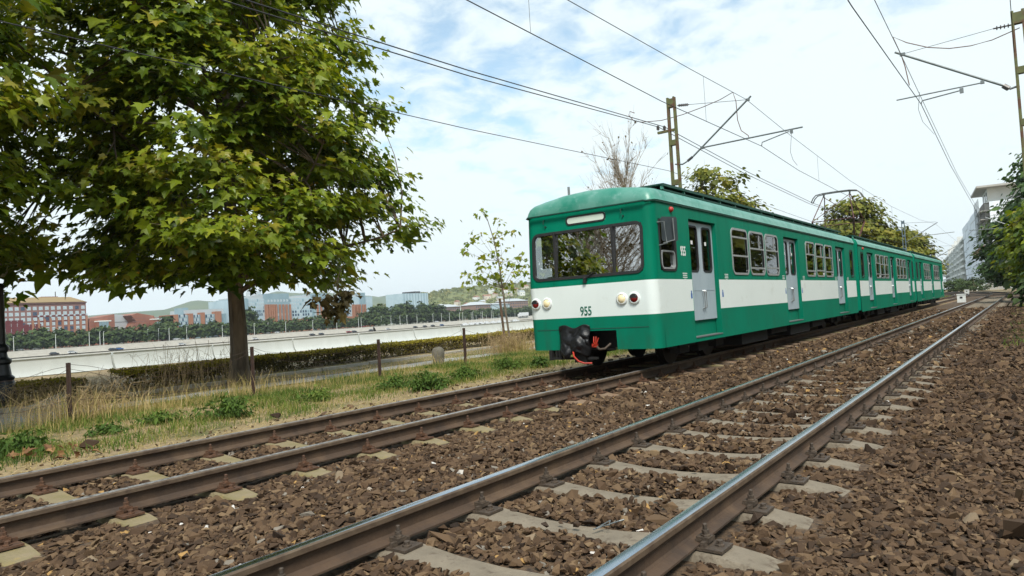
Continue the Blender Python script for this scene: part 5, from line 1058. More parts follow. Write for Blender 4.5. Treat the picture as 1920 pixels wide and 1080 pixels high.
# ------------------------------------------------------------------ other trees near the line
RPROF = lambda H, R, z0: [(z0, R*.55), (z0+.15*(H-z0), R*.9), (z0+.4*(H-z0), R), (z0+.7*(H-z0), R*.8), (z0+.9*(H-z0), R*.45), (H, R*.15)]
def gtree(label, loc, H, R, z0, leafm, seed, nclump=120, nper=45, leaf=.3, spread=.6, group=None, name='broadleaf_tree', ts=0.0): return tree(name, label, loc, H, z0, RPROF(H, R, z0), nclump, nper, spread, leaf, R*.06+.05, M[leafm], M['bark'], seed, TUFT, group, 6, 0, 0, .35, ts)
p = atX(1335, 330, -15); gtree('yellowish maple rising behind the train roof beside the mast', (-15.5, p[1]*15.5/15, -.35), 10.0, 2.6, 4.2, 'leaf_yellow', 51, 90, 70, .22, .42)
p = atX(1597, 385, -14); gtree('bushy green tree behind the pantograph', (-14, p[1], -.35), 10.9, 4.3, 2.5, 'leaf_yellow', 52, 150, 85, .30, .62)
gtree('smaller tree right of the bushy tree behind the pantograph', (-14, 98, -.35), 9.3, 4.0, 2.5, 'leaf_yellow', 53, 120, 75, .34, .65)
gtree('far green tree above the last carriage roof', (-14, 118, -.35), 10.2, 4.4, 2.5, 'leaf_yellow', 54, 120, 75, .36, .7)
gtree('far tree just before the white building row', (-17, 150, -.35), 9.0, 4.4, 2.0, 'leaf_yellow', 55, 110, 70, .4, .75)
# dark trees on the right side of the bend and those along the right side of the line
for k, (x, y, H, R, lf, lb) in enumerate(((3.2, 96, 16.0, 5.0, 'leaf_dark', 'tall dark green tree at the right edge reaching highest'), (.4, 118, 12.6, 5.4, 'leaf_dark', 'dark green tree overhanging the track bend'), (3.5, 142, 13.0, 6.0, 'leaf_dark', 'far dark tree behind the overhanging one'), (-1.0, 175, 9.0, 6.0, 'leaf_dark', 'dark tree closing the view at the end of the tracks'),
                                 (2.0, 58, 7.2, 2.6, 'leaf', 'yellow-green tree at the right picture edge'), (1.9, 76, 7.6, 3.0, 'leaf', 'second yellow-green tree at the right edge, farther back'))):
    gtree(lb, (x, y, -.25), H, R, 1.2, lf, 60+k, 190, 66, .46 if lf == 'leaf_dark' else .3, .75 if lf == 'leaf_dark' else .5, ts=.1)
rt = gtree('round tree out of view right of the camera, mirrored in the windows', (10.5, 24, -.2), 9.5, 4.6, 1.6, 'leaf_yellow', 71, 130, 44, .42, .75)
for k, y in enumerate((8, 16, 32, 40, 48, 57)):
    c = copy_tree(rt); c.location = (10.5+(k % 2), y, -.2); c.rotation_euler = (0, 0, k*1.3); c['label'] = f'{ordinal(k+2)} tree of the row out of view beside the right track'
    for o in (c, rt): o['group'] = 'tree row right of the line'
# bare tree behind the train
bt = thing('bare_tree', 'leafless pale branched tree behind the train roof', 'tree', (-17, 33.8, -.35)); bt.scale = (.72, .72, .97); rnd = np.random.default_rng(77); tm, ax = trunk_mesh('trunk', 8.6, .17, .05, M['twig'], rnd=rnd); place('trunk', tm, bt); tipsb = []
for k in range(34):
    z = rnd.uniform(4.2, 8.4); a = rnd.uniform(0, 6.28); ln = rnd.uniform(1.8, 3.4)*(1.15-.06*(z-4)); up = rnd.uniform(.55, 1.1); e = np.array([math.cos(a)*ln*.62, math.sin(a)*ln*.62, ln*up]); e[2] = min(e[2], 11.6-z); b0 = ax(z); mb = MB(); main = np.array(limb(mb, b0, b0+e, .042, .012, rnd, -.15, 5, 6))
    for j in range(10):
        s_2 = main[rnd.integers(1, 7)]; d = e/np.linalg.norm(e)+rnd.normal(0, .45, 3)+np.array([0, 0, .25]); e2 = s_2+d*rnd.uniform(.35, .9); limb(mb, s_2, e2, .014, .006, rnd, 0, 4, 3); tipsb.append(e2)
        for j2 in range(3): limb(mb, (s_2+e2)/2, (s_2+e2)/2+(d+rnd.normal(0, .5, 3))*.4, .009, .005, rnd, 0, 3, 2)
    mb.build('branch', M['twig'], bt, local=True)
lo_, R_, s_, tn = leaf_cloud(np.array(tipsb)[::3], 1, .05, .13, rnd, None, .2, .9); V, T = scatter(TUFT[0], TUFT[1], R_, s_, lo_); tag(place('last_leaves', np_mesh('last_leaves', V, T, M['leaf_brown'], np.repeat(tn, len(TUFT[0]))), bt), kind='stuff')
for lb, x, y, rz, sc in (('sparse bare tree out of view, mirrored in the windshield', -15.5, -5.5, 2.0, .8), ('second sparse bare tree out of view, mirrored in the windshield', -17.5, -12, 4.0, .85)):
    c = copy_tree(bt); c.location = (x, y, -.35); c.rotation_euler = (0, 0, rz); c.scale = (sc*1.3, sc*1.3, sc); c['label'] = lb
# bushes at the foot of the trees near the bend
for k, (x, y, R, H, lb) in enumerate(((-12.5, 120, 2.2, 2.6, 'low green bush left of the track bend'), (-16, 140, 3.0, 3.4, 'larger green bush left of the track bend'), (-9.5, 190, 3.4, 3.0, 'far green bush ahead of the white building'), (-13.5, 200, 3.0, 3.2, 'round far bush under the white building'), (1.2, 44, .9, 1.6, 'pale shrub on the right verge'))):
    gtree(lb, (x, y, -.3), H, R, .25, 'leaf_far', 90+k, 60, 40, .25, .5, name='bush')

# ------------------------------------------------------------------ wrapped apartment block and white balcony block beyond the bend
def fmat(name, c, c2=None, sc=.2, rough=.7, **k): return mat(name, c, c2 or tuple(v*.85 for v in c), sc, rough=rough, **k)
M['sheet'] = fmat('scaffold_sheet', (.80, .84, .87), (.70, .75, .81), .35, bump=.3, bscale=.8); M['sheet2'] = fmat('printed_sheet', (.78, .82, .87), (.50, .57, .68), .45, contrast=(.55, .65)); M['slab'] = fmat('bare_concrete', (.42, .40, .36)); M['orange'] = fmat('orange_band', (.45, .2, .08)); M['bwhite'] = fmat('white_render', (.78, .78, .73)); M['bwin'] = mat('far_window_glass', (.05, .07, .09), (.09, .11, .13), .5, rough=.15); M['shade'] = fmat('opening_shade', (.12, .10, .08))  # the last colour paints the shade inside open bays and loggias
D0 = np.array([-11.2, 312.0, 0]); DA = np.array([-.105, 1, 0])/np.hypot(.105, 1); DN = np.array([-1, -.105, 0])/np.hypot(.105, 1)
def blk(t): return lambda s_, n_, z: tuple(DA*s_+DN*n_+np.array([0, 0, z]))
def obox(mb, f, s0, s1, n0, n1, z0, z1, mi=0):
    i_ = len(mb.v); mb.v += [f(s0, n0, z0), f(s1, n0, z0), f(s1, n1, z0), f(s0, n1, z0), f(s0, n0, z1), f(s1, n0, z1), f(s1, n1, z1), f(s0, n1, z1)]
    for q in ((0, 3, 2, 1), (4, 5, 6, 7), (0, 1, 5, 4), (1, 2, 6, 5), (2, 3, 7, 6), (3, 0, 4, 7)): mb.f.append(tuple(i_+j for j in q)); mb.m.append(mi)
    return mb
wb = thing('wrapped_building', 'tall apartment block wrapped in white scaffold sheets behind the dark trees', 'building', tuple(D0)); f = blk(0)
obox(MB(), f, 6, 138, -26, -1.2, 0, 31.5).build('core', M['slab'], wb, local=True)
for fl_i in range(10):
    z = 3.2*fl_i
    for c in range(6):
        if fl_i >= 6 and c == 0: continue
        s0 = 6+c*22; mi = M['sheet2'] if fl_i < 4 else (M['orange'] if fl_i == 4 and c < 3 else M['sheet']); obox(MB(), f, s0+.1, s0+21.9, -.35+.12*((fl_i*7+c) % 3), -.2+.12*((fl_i*7+c) % 3), z+.12, z+3.1).build('sheet_panel', mi, wb, local=True)
    if fl_i >= 5: obox(MB(), f, 4, 28, -14, .4, z-.18, z+.12).build('floor_slab', M['slab'], wb, local=True); obox(MB(), f, 6, 27, -12, -1.0, z+.1, z+3.0).build('bay_shade', M['shade'], wb, local=True)  # dark box paints the shade of the open floor
for fl_i in range(10): obox(MB(), f, 1.5, 2.0, -26, -2.5, 3.2*fl_i+.12, 3.2*fl_i+3.05).build('sheet_panel', M['sheet'], wb, local=True)
for s_ in (4.6, 9, 13.5, 18, 22.5, 27): mb = MB(); mb.tube([f(s_, .7, 16), f(s_, .7, 33.5)], .09, 5); mb.tube([f(s_, .7, 17), f(s_+4.4, .7, 20)], .06, 4); mb.build('scaffold_pole', M['galv'], wb, local=True)
obox(MB(), f, 0, 34, -22, 1.2, 37.2, 37.9).build('penthouse_roof', M['slab'], wb, local=True); obox(MB(), f, 6, 30, -18, -2.5, 32, 37.2).build('penthouse', M['bwhite'], wb, local=True)
for s_ in (8, 16, 24): obox(MB(), f, s_, s_+3.5, -2.5, -2.35, 33, 36).build('window', M['bwin'], wb, local=True)
bb = thing('balcony_building', 'long white terraced apartment block with stacked balconies beyond the wrapped one', 'building', tuple(D0+DA*140)); 
obox(MB(), f, 0, 420, -26, -2.0, 0, 30.4).build('core', M['bwhite'], bb, local=True)
for fl_i in range(8):
    z = 3.8*fl_i
    for c in range(10):
        s0 = c*42; zo = 0 if c % 3 != 1 else .6
        mb = MB(); obox(mb, f, s0+.5, s0+40, -2.0, .6-.25*max(0, fl_i-4), z+.0, z+1.15); mb.build('balcony', M['bwhite'], bb, local=True); obox(MB(), f, s0+1, s0+39, -1.99, -1.9, z+1.25, z+3.5).build('loggia_window', M['shade'], bb, local=True)  # dark band above each balcony is painted shade
        if c < 5: obox(MB(), f, s0+40, s0+42, -2.0, 1.0, z, z+3.8).build('stair_pier', M['bwhite'], bb, local=True)
obox(MB(), f, 2, 400, -20, -5, 30.4, 33).build('roof_storey', M['bwhite'], bb, local=True)
sw = thing('site_fence', 'low pale barrier closing the track view under the dark trees', 'fence', (-12, 205, -.3))
for k in range(9): MB().bx(k*2.2, k*2.2+2.1, -.06, .06, 0, 1.6).build('fence_panel', M['white'] if k % 3 == 1 else M['slab'], sw, local=True)

# ------------------------------------------------------------------ far bank: buildings, trees, lamps, cars
XB = -478.0
M['tan'] = fmat('tan_roof', (.50, .36, .19), (.44, .32, .17), .05); M['mauve'] = fmat('mauve_brick', (.23, .115, .095), (.2, .10, .085), .3); M['dred'] = fmat('dark_red_panel', (.13, .018, .022)); M['obrick'] = fmat('orange_brick', (.34, .155, .09), (.30, .135, .08), .4); M['rbrick'] = fmat('red_brick', (.28, .11, .07), (.24, .095, .06), .4)
M['fglass'] = mat('pale_facade_glass', (.42, .52, .56), (.34, .45, .5), .12, rough=.25); M['dglass'] = mat('blue_grey_facade', (.24, .34, .38), (.2, .29, .33), .12, rough=.3); M['fwin'] = mat('far_window_pale', (.50, .55, .56), (.35, .42, .46), .7, rough=.2); M['navy'] = mat('far_window_navy', (.03, .05, .09), (.06, .09, .14), .7, rough=.2); M['metal'] = fmat('grey_metal_roof', (.42, .45, .46), (.38, .41, .42), .1); M['bbrown'] = fmat('brown_brick', (.25, .16, .12)); M['dark'] = fmat('dark_gap', (.05, .05, .05))
class Fac:
    """facade on the plane x = X, corners read off the photo; u runs 0..1 along it, z upward in metres"""
    def __init__(s, name, label, px0, px1, X=XB, zb=-4.4, cat='building'):
        a, b = atX(px0, 600, X), atX(px1, 600, X); s.y0, s.y1, s.X, s.zb = a[1], b[1], X, zb; s.W = s.y1-s.y0
        s.t = thing(name, label, cat, (X, s.y0, zb))
    def y(s, px, py=600): return atX(px, py, s.X)[1]-s.y0
    def z(s, px, py): return atX(px, py, s.X)[2]-s.zb
    def part(s, nm, y0, y1, z0, z1, m_, d0=-20, d1=0.0): return MB().bx(d0, d1, y0, y1, z0, z1).build(nm, M[m_] if isinstance(m_, str) else m_, s.t, local=True)
    def windows(s, ys, zs, w_, h, m_, frame=.25, pick=None, nm='window'):
        me = {}
        for i_, y in enumerate(ys):
            for j, z in enumerate(zs):
                q = m_ if pick is None else pick(i_, j)
                if q is None: continue
                if q not in me: mb = MB(); mb.bx(-.3, .06, -w_/2, w_/2, -h/2, h/2); mb.bx(.061, .12, -.09, .09, -h/2, h/2); me[q] = mb.mesh('window', [M[q]])
                place(nm, me[q], s.t, (0, y, z))
# hotel block
B = Fac('hotel_building', 'wide mauve brick hotel with tan roof and rows of square windows', -70, 162); zt = B.z(83, 568); W = B.W
B.part('wall', 0, W, 0, zt, 'mauve', -32)
mb = MB(); mb.prism([(0, zt+.3), (W, zt+.3), (W-9, B.z(120, 557)), (9, B.z(120, 557))], lambda a, b, d: (d, a, b), -32, .8); mb.build('roof', M['tan'], B.t, local=True); B.part('cornice', -.4, W+.4, zt-.5, zt+.3, 'mauve', -32, .5); B.part('roof_plant', B.y(90), B.y(120), B.z(105, 558), B.z(105, 554.5), 'mauve', -20, -8)
cols = [B.y(-60+11.25*0+k*11.3) for k in range(20)]; sp = B.y(156.5); cols = np.array([B.y(x) for x in np.linspace(-58.5, 156.3, 20)]); rows = [B.z(83, y) for y in (578, 588, 598, 607.5, 617, 626)]
B.windows(cols, rows, 2.05, 2.1, 'fwin', pick=lambda i_, j: 'navy' if (i_*7+j*13) % 9 == 0 or (j >= 3 and (i_*5+j) % 6 == 0) else 'fwin')
for i_ in range(10, 20):
    B.part('brick_pier', cols[i_]+1.35, cols[i_]+2.5, 0, rows[1]-1.6-.25*(19-i_), 'obrick', -.5, .18)
    if i_ > 10: B.part('red_spandrel', cols[i_]-1.2, cols[i_]+1.2, rows[3]+1.2, rows[2]-1.3, 'dred', -.5, .14); B.part('red_spandrel', cols[i_]-1.2, cols[i_]+1.2, rows[2]+1.2, rows[1]-1.3, 'dred', -.5, .14); B.part('white_square', cols[i_]+1.4, cols[i_]+2.45, rows[1]-1.9, rows[1]-.8, 'fwin', -.5, .22)
    else: pass
B.part('red_band', 0, cols[12], rows[4]-1.0, rows[3]+.2, 'dred', -.5, .10); B.part('red_band', 0, cols[9], rows[3]+.25, rows[2]-.2, 'dred', -.5, .10); B.part('red_band', 0, cols[11], 0, rows[4]-1.05, 'dred', -.5, .10)
MB().tube([(-10, B.y(118), B.z(118, 556)), (-10, B.y(118), B.z(118, 545))], .25, 5).build('mast', M['dark'], B.t, local=True)
# twin brick pavilions
def pavilion(name, label, px0, px1, pts, bx, wx):
    B = Fac(name, label, px0, px1); mb = MB(); mb.prism([(0, 0)]+[(B.y(x), B.z(x, y)) for x, y in pts]+[(B.W, 0)], lambda a, b, d: (d, a, b), -25, 0); mb.build('wall', M['rbrick'], B.t, local=True)
    for py in (597, 603, 609): B.part('pale_course', B.W*.05, B.W*.95, B.z(px0+20, py), B.z(px0+20, py-1), 'mauve', -.3, .06)
    B.part('front_box', B.y(bx[0]), B.y(bx[1]), 0, B.z(bx[0], bx[2]), 'rbrick', 0, 5); B.part('box_trim', B.y(bx[0])-.2, B.y(bx[1])+.2, B.z(bx[0], bx[2]), B.z(bx[0], bx[2])+.7, 'bwhite', 0, 5.3)
    ws_ = np.linspace(B.y(wx[0]), B.y(wx[1]), 5); B.windows((ws_[:-1]+ws_[1:])/2, [B.z(wx[0], y) for y in (607, 614)], (ws_[1]-ws_[0])*.9, 2.4, 'dglass')
    for ch in B.t.children:
        if ch.name.startswith('window'): ch.location.x = 5.05
    return B
pavilion('brick_pavilion', 'left red brick pavilion with a slanting roof line', 167, 215, [(167, 603), (172, 598), (215, 589)], (177, 201, 604), (179, 197))
B = pavilion('brick_pavilion', 'right red brick pavilion with a curved prow roof', 245, 304, [(251, 612), (256, 603), (250, 596), (246, 591), (258, 587), (289, 592), (290, 596), (304, 599)], (281, 304, 600), (286, 300))
B = Fac('glass_link', 'pale metal hall linking the two brick pavilions', 214, 262, X=-490); mb = MB(); mb.prism([(0, 0), (0, B.z(214, 589)), (B.W*.65, B.z(245, 592)), (B.W, B.z(262, 600)), (B.W, 0)], lambda a, b, d: (d, a, b), -20, 0); mb.build('hall', M['metal'], B.t, local=True); B.part('seam', 0, B.W*.75, B.z(230, 604), B.z(230, 603.3), 'dark', -.2, .1)
# office block with orange brick towers
B = Fac('office_block', 'blue-grey office block with orange brick pillars left of the maple trunk', 325, 425); zt = B.z(370, 590)
B.part('wall', 0, B.W, 0, zt, 'dglass', -25)
for a, b, yt in ((325, 333, 590), (353, 361, 588), (376, 383, 586), (403, 414, 584)): B.part('brick_tower', B.y(a), B.y(b), 0, B.z(a, yt), 'obrick', -20, 1.2)
for a, b in ((333, 353), (361, 376), (383, 403)):
    ys_ = np.linspace(B.y(a)+1, B.y(b)-1, 6); B.windows((ys_[:-1]+ys_[1:])/2, [B.z(a, y) for y in (593, 600, 607, 614)], (ys_[1]-ys_[0])*.8, 1.9, 'fwin', pick=lambda i_, j: 'navy' if (i_+j) % 3 == 0 else 'fwin')
B.part('roof_storey', B.y(353), B.y(425), zt, B.z(380, 580), 'metal', -25, -4); B.part('roof_tower', B.y(352), B.y(362), zt, B.z(357, 576), 'dglass', -18, -6)
# large stepped glass and brick offices
B = Fac('glass_offices', 'large stepped glass office with orange brick ribs right of the maple trunk', 446, 700); zt = B.z(560, 553)
B.part('wall', 0, B.W, 0, zt-2.5, 'fglass', -40); B.part('base_plinth', 0, B.W, 0, B.z(560, 598), 'obrick', -30, 1.5)
for a, b, yt in ((447, 463, 560), (497, 541, 551), (586, 612, 551), (676, 684, 549)): B.part('blue_tower', B.y(a), B.y(b), 0, B.z(a, yt), 'dglass', -30, 2.0)
for a, b in ((463, 497), (541, 586), (612, 676)): mb = MB(); mb.prism([(B.y(a), zt-2.6), (B.y(b), zt-2.6), (B.y(b), B.z(b, 552)), (B.y(a), B.z(a, 556))], lambda q, b_, d: (d, q, b_), -38, -1.5); mb.build('metal_roof', M['metal'], B.t, local=True)
for x in (498.5, 503, 507, 511, 515.5, 522.5, 529, 535, 541.5, 593, 600, 607, 662, 668, 673, 678.5, 682.5): B.part('brick_rib', B.y(x)-.75, B.y(x)+.75, 0, B.z(x, 571), 'obrick', 0, 3.0)
for a, b in ((464, 497), (543, 586), (614, 660)):
    n_ = 9; ys_ = np.linspace(B.y(a), B.y(b), n_+1); ys_ = (ys_[:-1]+ys_[1:])/2; w_ = (ys_[1]-ys_[0])*.62; B.windows(ys_, [B.z((a+b)/2, y) for y in (563, 570, 577, 584, 590)], w_, 1.9, 'fwin', pick=lambda i_, j: 'navy' if j >= 3 and (i_*3+j*5) % 4 else ('dglass' if (i_+j) % 5 == 0 else 'fwin'))
for a, b in ((499, 540), (588, 610)):
    ys_ = np.linspace(B.y(a), B.y(b), 8); fr_ = [ch for ch in B.t.children]; B.windows((ys_[:-1]+ys_[1:])/2, [B.z((a+b)/2, y) for y in (564, 590)], 1.5, 1.9, 'fwin'); 
    for ch in B.t.children:
        if ch not in fr_: ch.location.x = 2.0
B.part('roof_plant', B.y(491), B.y(503), zt-2, B.z(495, 545), 'metal', -20, -8); MB().lathe([(4.5, 0), (4.5, .6), (2.2, 1.2), (2.0, 4.5)], (-15, B.y(496), zt), 12).build('roof_dome', M['metal'], B.t, local=True)
# pale block with roof plant
B = Fac('pale_block', 'pale windowless block with rooftop equipment above the far trees', 757, 805, X=-620); zt = B.z(780, 550); B.part('wall', 0, B.W, 0, zt, 'fglass', -30)
for k in range(9): y = B.W*(k+.5)/9; B.part('vertical_fin', y-.35, y+.35, 0, zt+.3, 'dglass', -.2, .5)
B.part('roof_plant', B.W*.38, B.W*.62, zt, zt+2.4, 'dark', -18, -8); B.part('roof_plant', B.W*.66, B.W*.88, zt, zt+3.0, 'dark', -18, -8)
# three hipped brown buildings by the young tree
for nm, a, b, ye, yr, m_ in (('leftmost small brown hipped-roof building under the wooded hill', 836, 864, 575, 570, 'bbrown'), ('middle brown hipped-roof building under the wooded hill', 893, 921, 571, 565, 'bbrown'), ('larger brown hipped-roof building beside the train corner', 958, 992, 564, 559, 'bbrown'), ('low pale blue flat building between the brown hipped ones', 924, 957, 570, 567.5, 'fglass')):
    B = Fac('far_building', nm, a, b, X=-500); zt = B.z((a+b)/2, ye); B.part('wall', 0, B.W, 0, zt, m_, -22); mb = MB(); zr_ = B.z((a+b)/2, yr); o_ = [(-22.8, -.8), (.8, -.8), (.8, B.W+.8), (-22.8, B.W+.8)]; i_ = [(-14, B.W*.3), (-8, B.W*.3), (-8, B.W*.7), (-14, B.W*.7)]
    for k in range(4): k2 = (k+1) % 4; mb.face([(*o_[k], zt), (*o_[k2], zt), (*i_[k2], zr_), (*i_[k], zr_)])
    mb.face([(*q, zr_) for q in i_]); mb.build('roof', M['metal'], B.t, local=True); ys_ = np.linspace(0, B.W, 9); B.windows((ys_[1:]+ys_[:-1])/2, [zt*f_ for f_ in (.45, .65, .84)], B.W/8*.45, 1.5, 'navy' if m_ == 'bbrown' else 'fwin')
# houses on the hill
M['roofred'] = fmat('tiled_roof', (.32, .15, .09)); M['cream'] = fmat('cream_house', (.62, .55, .44))
rnd = np.random.default_rng(91); hs = [(808, 567), (815, 573), (826, 562), (838, 566), (848, 568), (857, 563), (866, 572), (875, 566), (884, 570), (893, 561), (904, 567), (913, 562), (921, 556), (929, 562), (938, 566), (946, 559), (955, 563), (968, 558), (978, 563), (985, 556)]
def hill_z(X, Y): return np.interp(Y, hy, hzc)
for k, (px, py) in enumerate(hs):
    u_ = float(np.interp(py, [552, 578], [.30, .80])); X_ = -1150+u_*420; P = atX(px, py, X_); pf = np.interp(u_, [0, .2, .4, .6, .8, 1], [1, .93, .75, .5, .22, 0]); zg_ = -4.5+(np.interp(P[1], hy, hzc)+4.5)*pf
    w_, d_, h_ = rnd.uniform(9, 17), rnd.uniform(8, 12), rnd.uniform(6, 10); t = thing('hillside_house', f'{ordinal(k+1)} small pale house from the left on the wooded hillside', 'house', (X_, P[1], zg_-1), 'houses on the wooded hill', rnd.normal(0, .25))
    MB().bx(-d_/2, d_/2, -w_/2, w_/2, 0, h_+1).build('wall', M['cream' if k % 3 else 'bwhite'], t, local=True); mb = MB(); mb.prism([(-d_/2-.5, h_+1), (d_/2+.5, h_+1), (0, h_+4)], lambda a, b, d: (a, d, b), -w_/2-.4, w_/2+.4); mb.build('roof', M['roofred' if k % 2 else 'metal'], t, local=True)
    for wy in (-.25, .25): MB().bx(d_/2, d_/2+.05, wy*w_-1, wy*w_+1, h_*.45, h_*.45+2).build('window', M['navy'], t, local=True)
# woods on the hill (one mass)
def blob_canopy(n, seed, nl=26):
    r_ = np.random.default_rng(seed); d = unit(r_.normal(size=(nl, 3))); d[:, 2] = np.abs(d[:, 2])*.9-.1; loc_ = d*np.array([1, 1, .9])*r_.uniform(.75, 1, (nl, 1)); return scatter(TUFT[0], TUFT[1], frames(d+r_.normal(size=(nl, 3))*.3, r_.normal(size=(nl, 3))), r_.uniform(.55, .8, nl), loc_)
can = [blob_canopy(1, s_) for s_ in range(4)]; n = 3600; Yh = rnd.uniform(hy.min(), hy.max(), n); uh = rnd.uniform(-.05, .98, n); Xh = -1150+uh*420; pf = np.interp(uh, [-.25, 0, .2, .4, .6, .8, 1], [.8, 1, .93, .75, .5, .22, 0]); Zh = -4.5+(np.interp(Yh, hy, hzc)+4.5)*pf; pj = proj(np.stack([Xh, Yh, Zh], -1)); ok = (pj[:, 0] > 640) & (pj[:, 0] < 1120); Vs, Ts, Ns, o_ = [], [], [], 0
for k in range(4):
    q = np.where(ok & (np.arange(n) % 4 == k))[0]; a = rnd.uniform(0, 6.28, len(q)); Rz = np.stack([np.stack([np.cos(a), -np.sin(a), 0*a], -1), np.stack([np.sin(a), np.cos(a), 0*a], -1), np.stack([0*a, 0*a, 1+0*a], -1)], 1); V, T = scatter(can[k][0], can[k][1], Rz, rnd.uniform(3.5, 6.5, len(q)), np.stack([Xh[q], Yh[q], Zh[q]+1], -1)); Vs.append(V); Ts.append(T+o_); o_ += len(V); Ns.append(np.repeat(np.clip(rnd.normal(.6, .2, len(q)), 0, 1), len(can[k][0])))
M['leaf_hill'] = tone_mat('hill_wood', [(0, (0.06, 0.085, 0.02)), (.5, (0.12, 0.14, 0.03)), (1, (0.20, 0.19, 0.05))], rough=.8)
tag(place('hillside_woods', np_mesh('hillside_woods', np.concatenate(Vs), np.concatenate(Ts), M['leaf_hill'], np.concatenate(Ns))), 'yellow-green woods covering the far hillside', 'woods', kind='stuff')
# row of trees along the far bank: four shapes, copied
def bank_tree(seed, H, R):
    t = tree('bank_tree', 'tree', (0, 0, 0), H, H*.16, RPROF(H, R, H*.16), 46, 26, R*.20, R*.26, .3, M['leaf_far'], M['bark'], seed, TUFT, None, 2, 0, 0, .35); return t
protos = [bank_tree(120, 11, 5.2), bank_tree(121, 13, 5.6), bank_tree(122, 10, 5.8), bank_tree(123, 17, 6.2), bank_tree(124, 20, 5.6)]
spots = [(x, -452+((i_*7) % 5)*2, (i_*3) % 3, .85+.22*((i_*13) % 7)/7) for i_, x in enumerate(np.arange(-45, 735, 14.5))]
spots += [(x, -455, 3+(i_ % 2), .85+.25*((i_*5) % 4)/4) for i_, x in enumerate((462, 470, 700, 712, 724, 738, 752, 766, 779, 791, 803, 815, 827))] + [(x, -456, i_ % 3, .95) for i_, x in enumerate(np.arange(748, 1010, 13))]+[(313, -462, 3, .9)]
spots.sort(); first = {}
for i_, (px, X_, k, sc) in enumerate(spots):
    y = atX(px, 600, X_)[1]
    t = protos[k] if k not in first else copy_tree(protos[k]); first[k] = 1
    t.location = (X_, y, -4.4); t.rotation_euler = (0, 0, (i_*2.4) % 6.28); t.scale = (sc*(1+.12*((i_*5) % 3-1)), sc, sc*(1+.1*((i_*7) % 3-1))); t['label'] = f'{ordinal(i_+1)} tree from the left in the row along the far river bank'; t['group'] = 'trees along the far river bank'
# lamps, cars and boats along the far quay
lampm = MB().tube([(0, 0, 0), (0, 0, 8.0)], [.16, .10], 5).mesh('lamp_pole', M['white']); headm = MB().box((.5, 0, 8.0), (1.2, .3, .15)).mesh('lamp_head', M['white'])
for k, px in enumerate((24, 103, 166, 186, 193, 276, 296, 316, 349, 416, 476, 502, 535, 586, 631, 672, 677, 715, 733, 750, 763, 782, 812, 828, 843, 862, 868, 887, 905, 922)):
    y = atX(px, 600, -439)[1]; t = thing('quay_lamp', f'{ordinal(k+1)} thin white lamp post from the left on the far quay', 'lamp post', (-439, y, -4.35), 'lamp posts along the far quay'); place('lamp_pole', lampm, t); place('lamp_head', headm, t)
M['carw'] = mat('car_white', (.7, .7, .7), (.6, .6, .6), 1, rough=.3); M['card'] = mat('car_dark', (.03, .035, .045), (.05, .05, .06), 1, rough=.3); M['carb'] = mat('car_blue', (.03, .09, .25), (.04, .11, .3), 1, rough=.3); M['carr'] = mat('car_red', (.3, .03, .02), (.25, .02, .02), 1, rough=.3)
def car_meshes(m_):
    b = MB(); b.prism([(-2.2, .35), (2.2, .35), (2.25, .75), (1.5, .95), (-2.1, 1.0), (-2.25, .7)], lambda a, b_, d: (d, a, b_), -.85, .85); g_ = MB(); g_.prism([(-1.9, 1.0), (1.2, .95), (.5, 1.45), (-1.3, 1.48)], lambda a, b_, d: (d, a, b_), -.72, .72); w_ = MB()
    for y in (-1.35, 1.35):
        for x in (-.8, .8): w_.lathe([(.33, -.1), (.33, .1)], (x, y, .33), 10, 0, ax='x')
    return b.mesh('car_body', m_), g_.mesh('cabin_glass', M['bwin']), w_.mesh('wheels', M['rubber'])
CM = {c: car_meshes(M[c]) for c in ('carw', 'card', 'carb', 'carr')}; wheel1 = MB().lathe([(.33, -.1), (.33, .1)], n=10, ax='x').mesh('wheel', M['rubber'])
cars = [(100, 'card', 'low'), (134, 'carw', 'low'), (222, 'carb', 'low'), (210, 'card', 'low'), (340, 'carw', 'low'), (478, 'carw', 'low'), (585, 'card', 'low'), (602, 'card', 'low'), (654, 'carr', 'low'), (664, 'card', 'low'), (696, 'card', 'low'), (728, 'carw', 'low'), (779, 'card', 'low'), (797, 'card', 'low'), (812, 'card', 'low'), (829, 'carb', 'low'),
        (35, 'carw', 'up'), (68, 'carw', 'up'), (150, 'carr', 'up'), (330, 'carw', 'up'), (405, 'card', 'up'), (420, 'carw', 'up'), (500, 'carw', 'up'), (520, 'carw', 'up'), (681, 'carr', 'up'), (820, 'carw', 'up')]
cname = {'carw': 'white', 'card': 'dark', 'carb': 'blue', 'carr': 'red'}; cnt = {}
for px, c, lv in cars:
    X_, z_ = (-428.5, -7.55) if lv == 'low' else (-443, -4.34); y = atX(px, 620, X_)[1]; key = (c, lv); cnt[key] = cnt.get(key, 0)+1
    t = thing('parked_car', f'{ordinal(cnt[key])} {cname[c]} car from the left parked on the far bank\'s {"lower quay" if lv == "low" else "upper road"}', 'car', (X_, y, z_), 'cars parked along the far bank')
    place('car_body', CM[c][0], t); place('cabin_glass', CM[c][1], t)
    for wy in (-1.35, 1.35): place('wheel', wheel1, t, (.8, wy, .33))
qs = sheet('lower_quay', np.array([-431, -426.2]), np.array([-800, 0, 400, 1000, 3000.0]), lambda X, Y: X*0-7.57, M['bank']); tag(qs, kind='structure')
tk = thing('truck', 'white truck parked on the far quay next to the train corner', 'truck', (-432, atX(983, 600, -432)[1], -4.6)); MB().bx(-1.2, 1.2, -7, 7, 1.0, 4.6).build('cargo_box', M['carw'], tk, local=True); MB().bx(-1.2, 1.2, -9.6, -7.2, .6, 3.4).build('cab', M['carw'], tk, local=True)
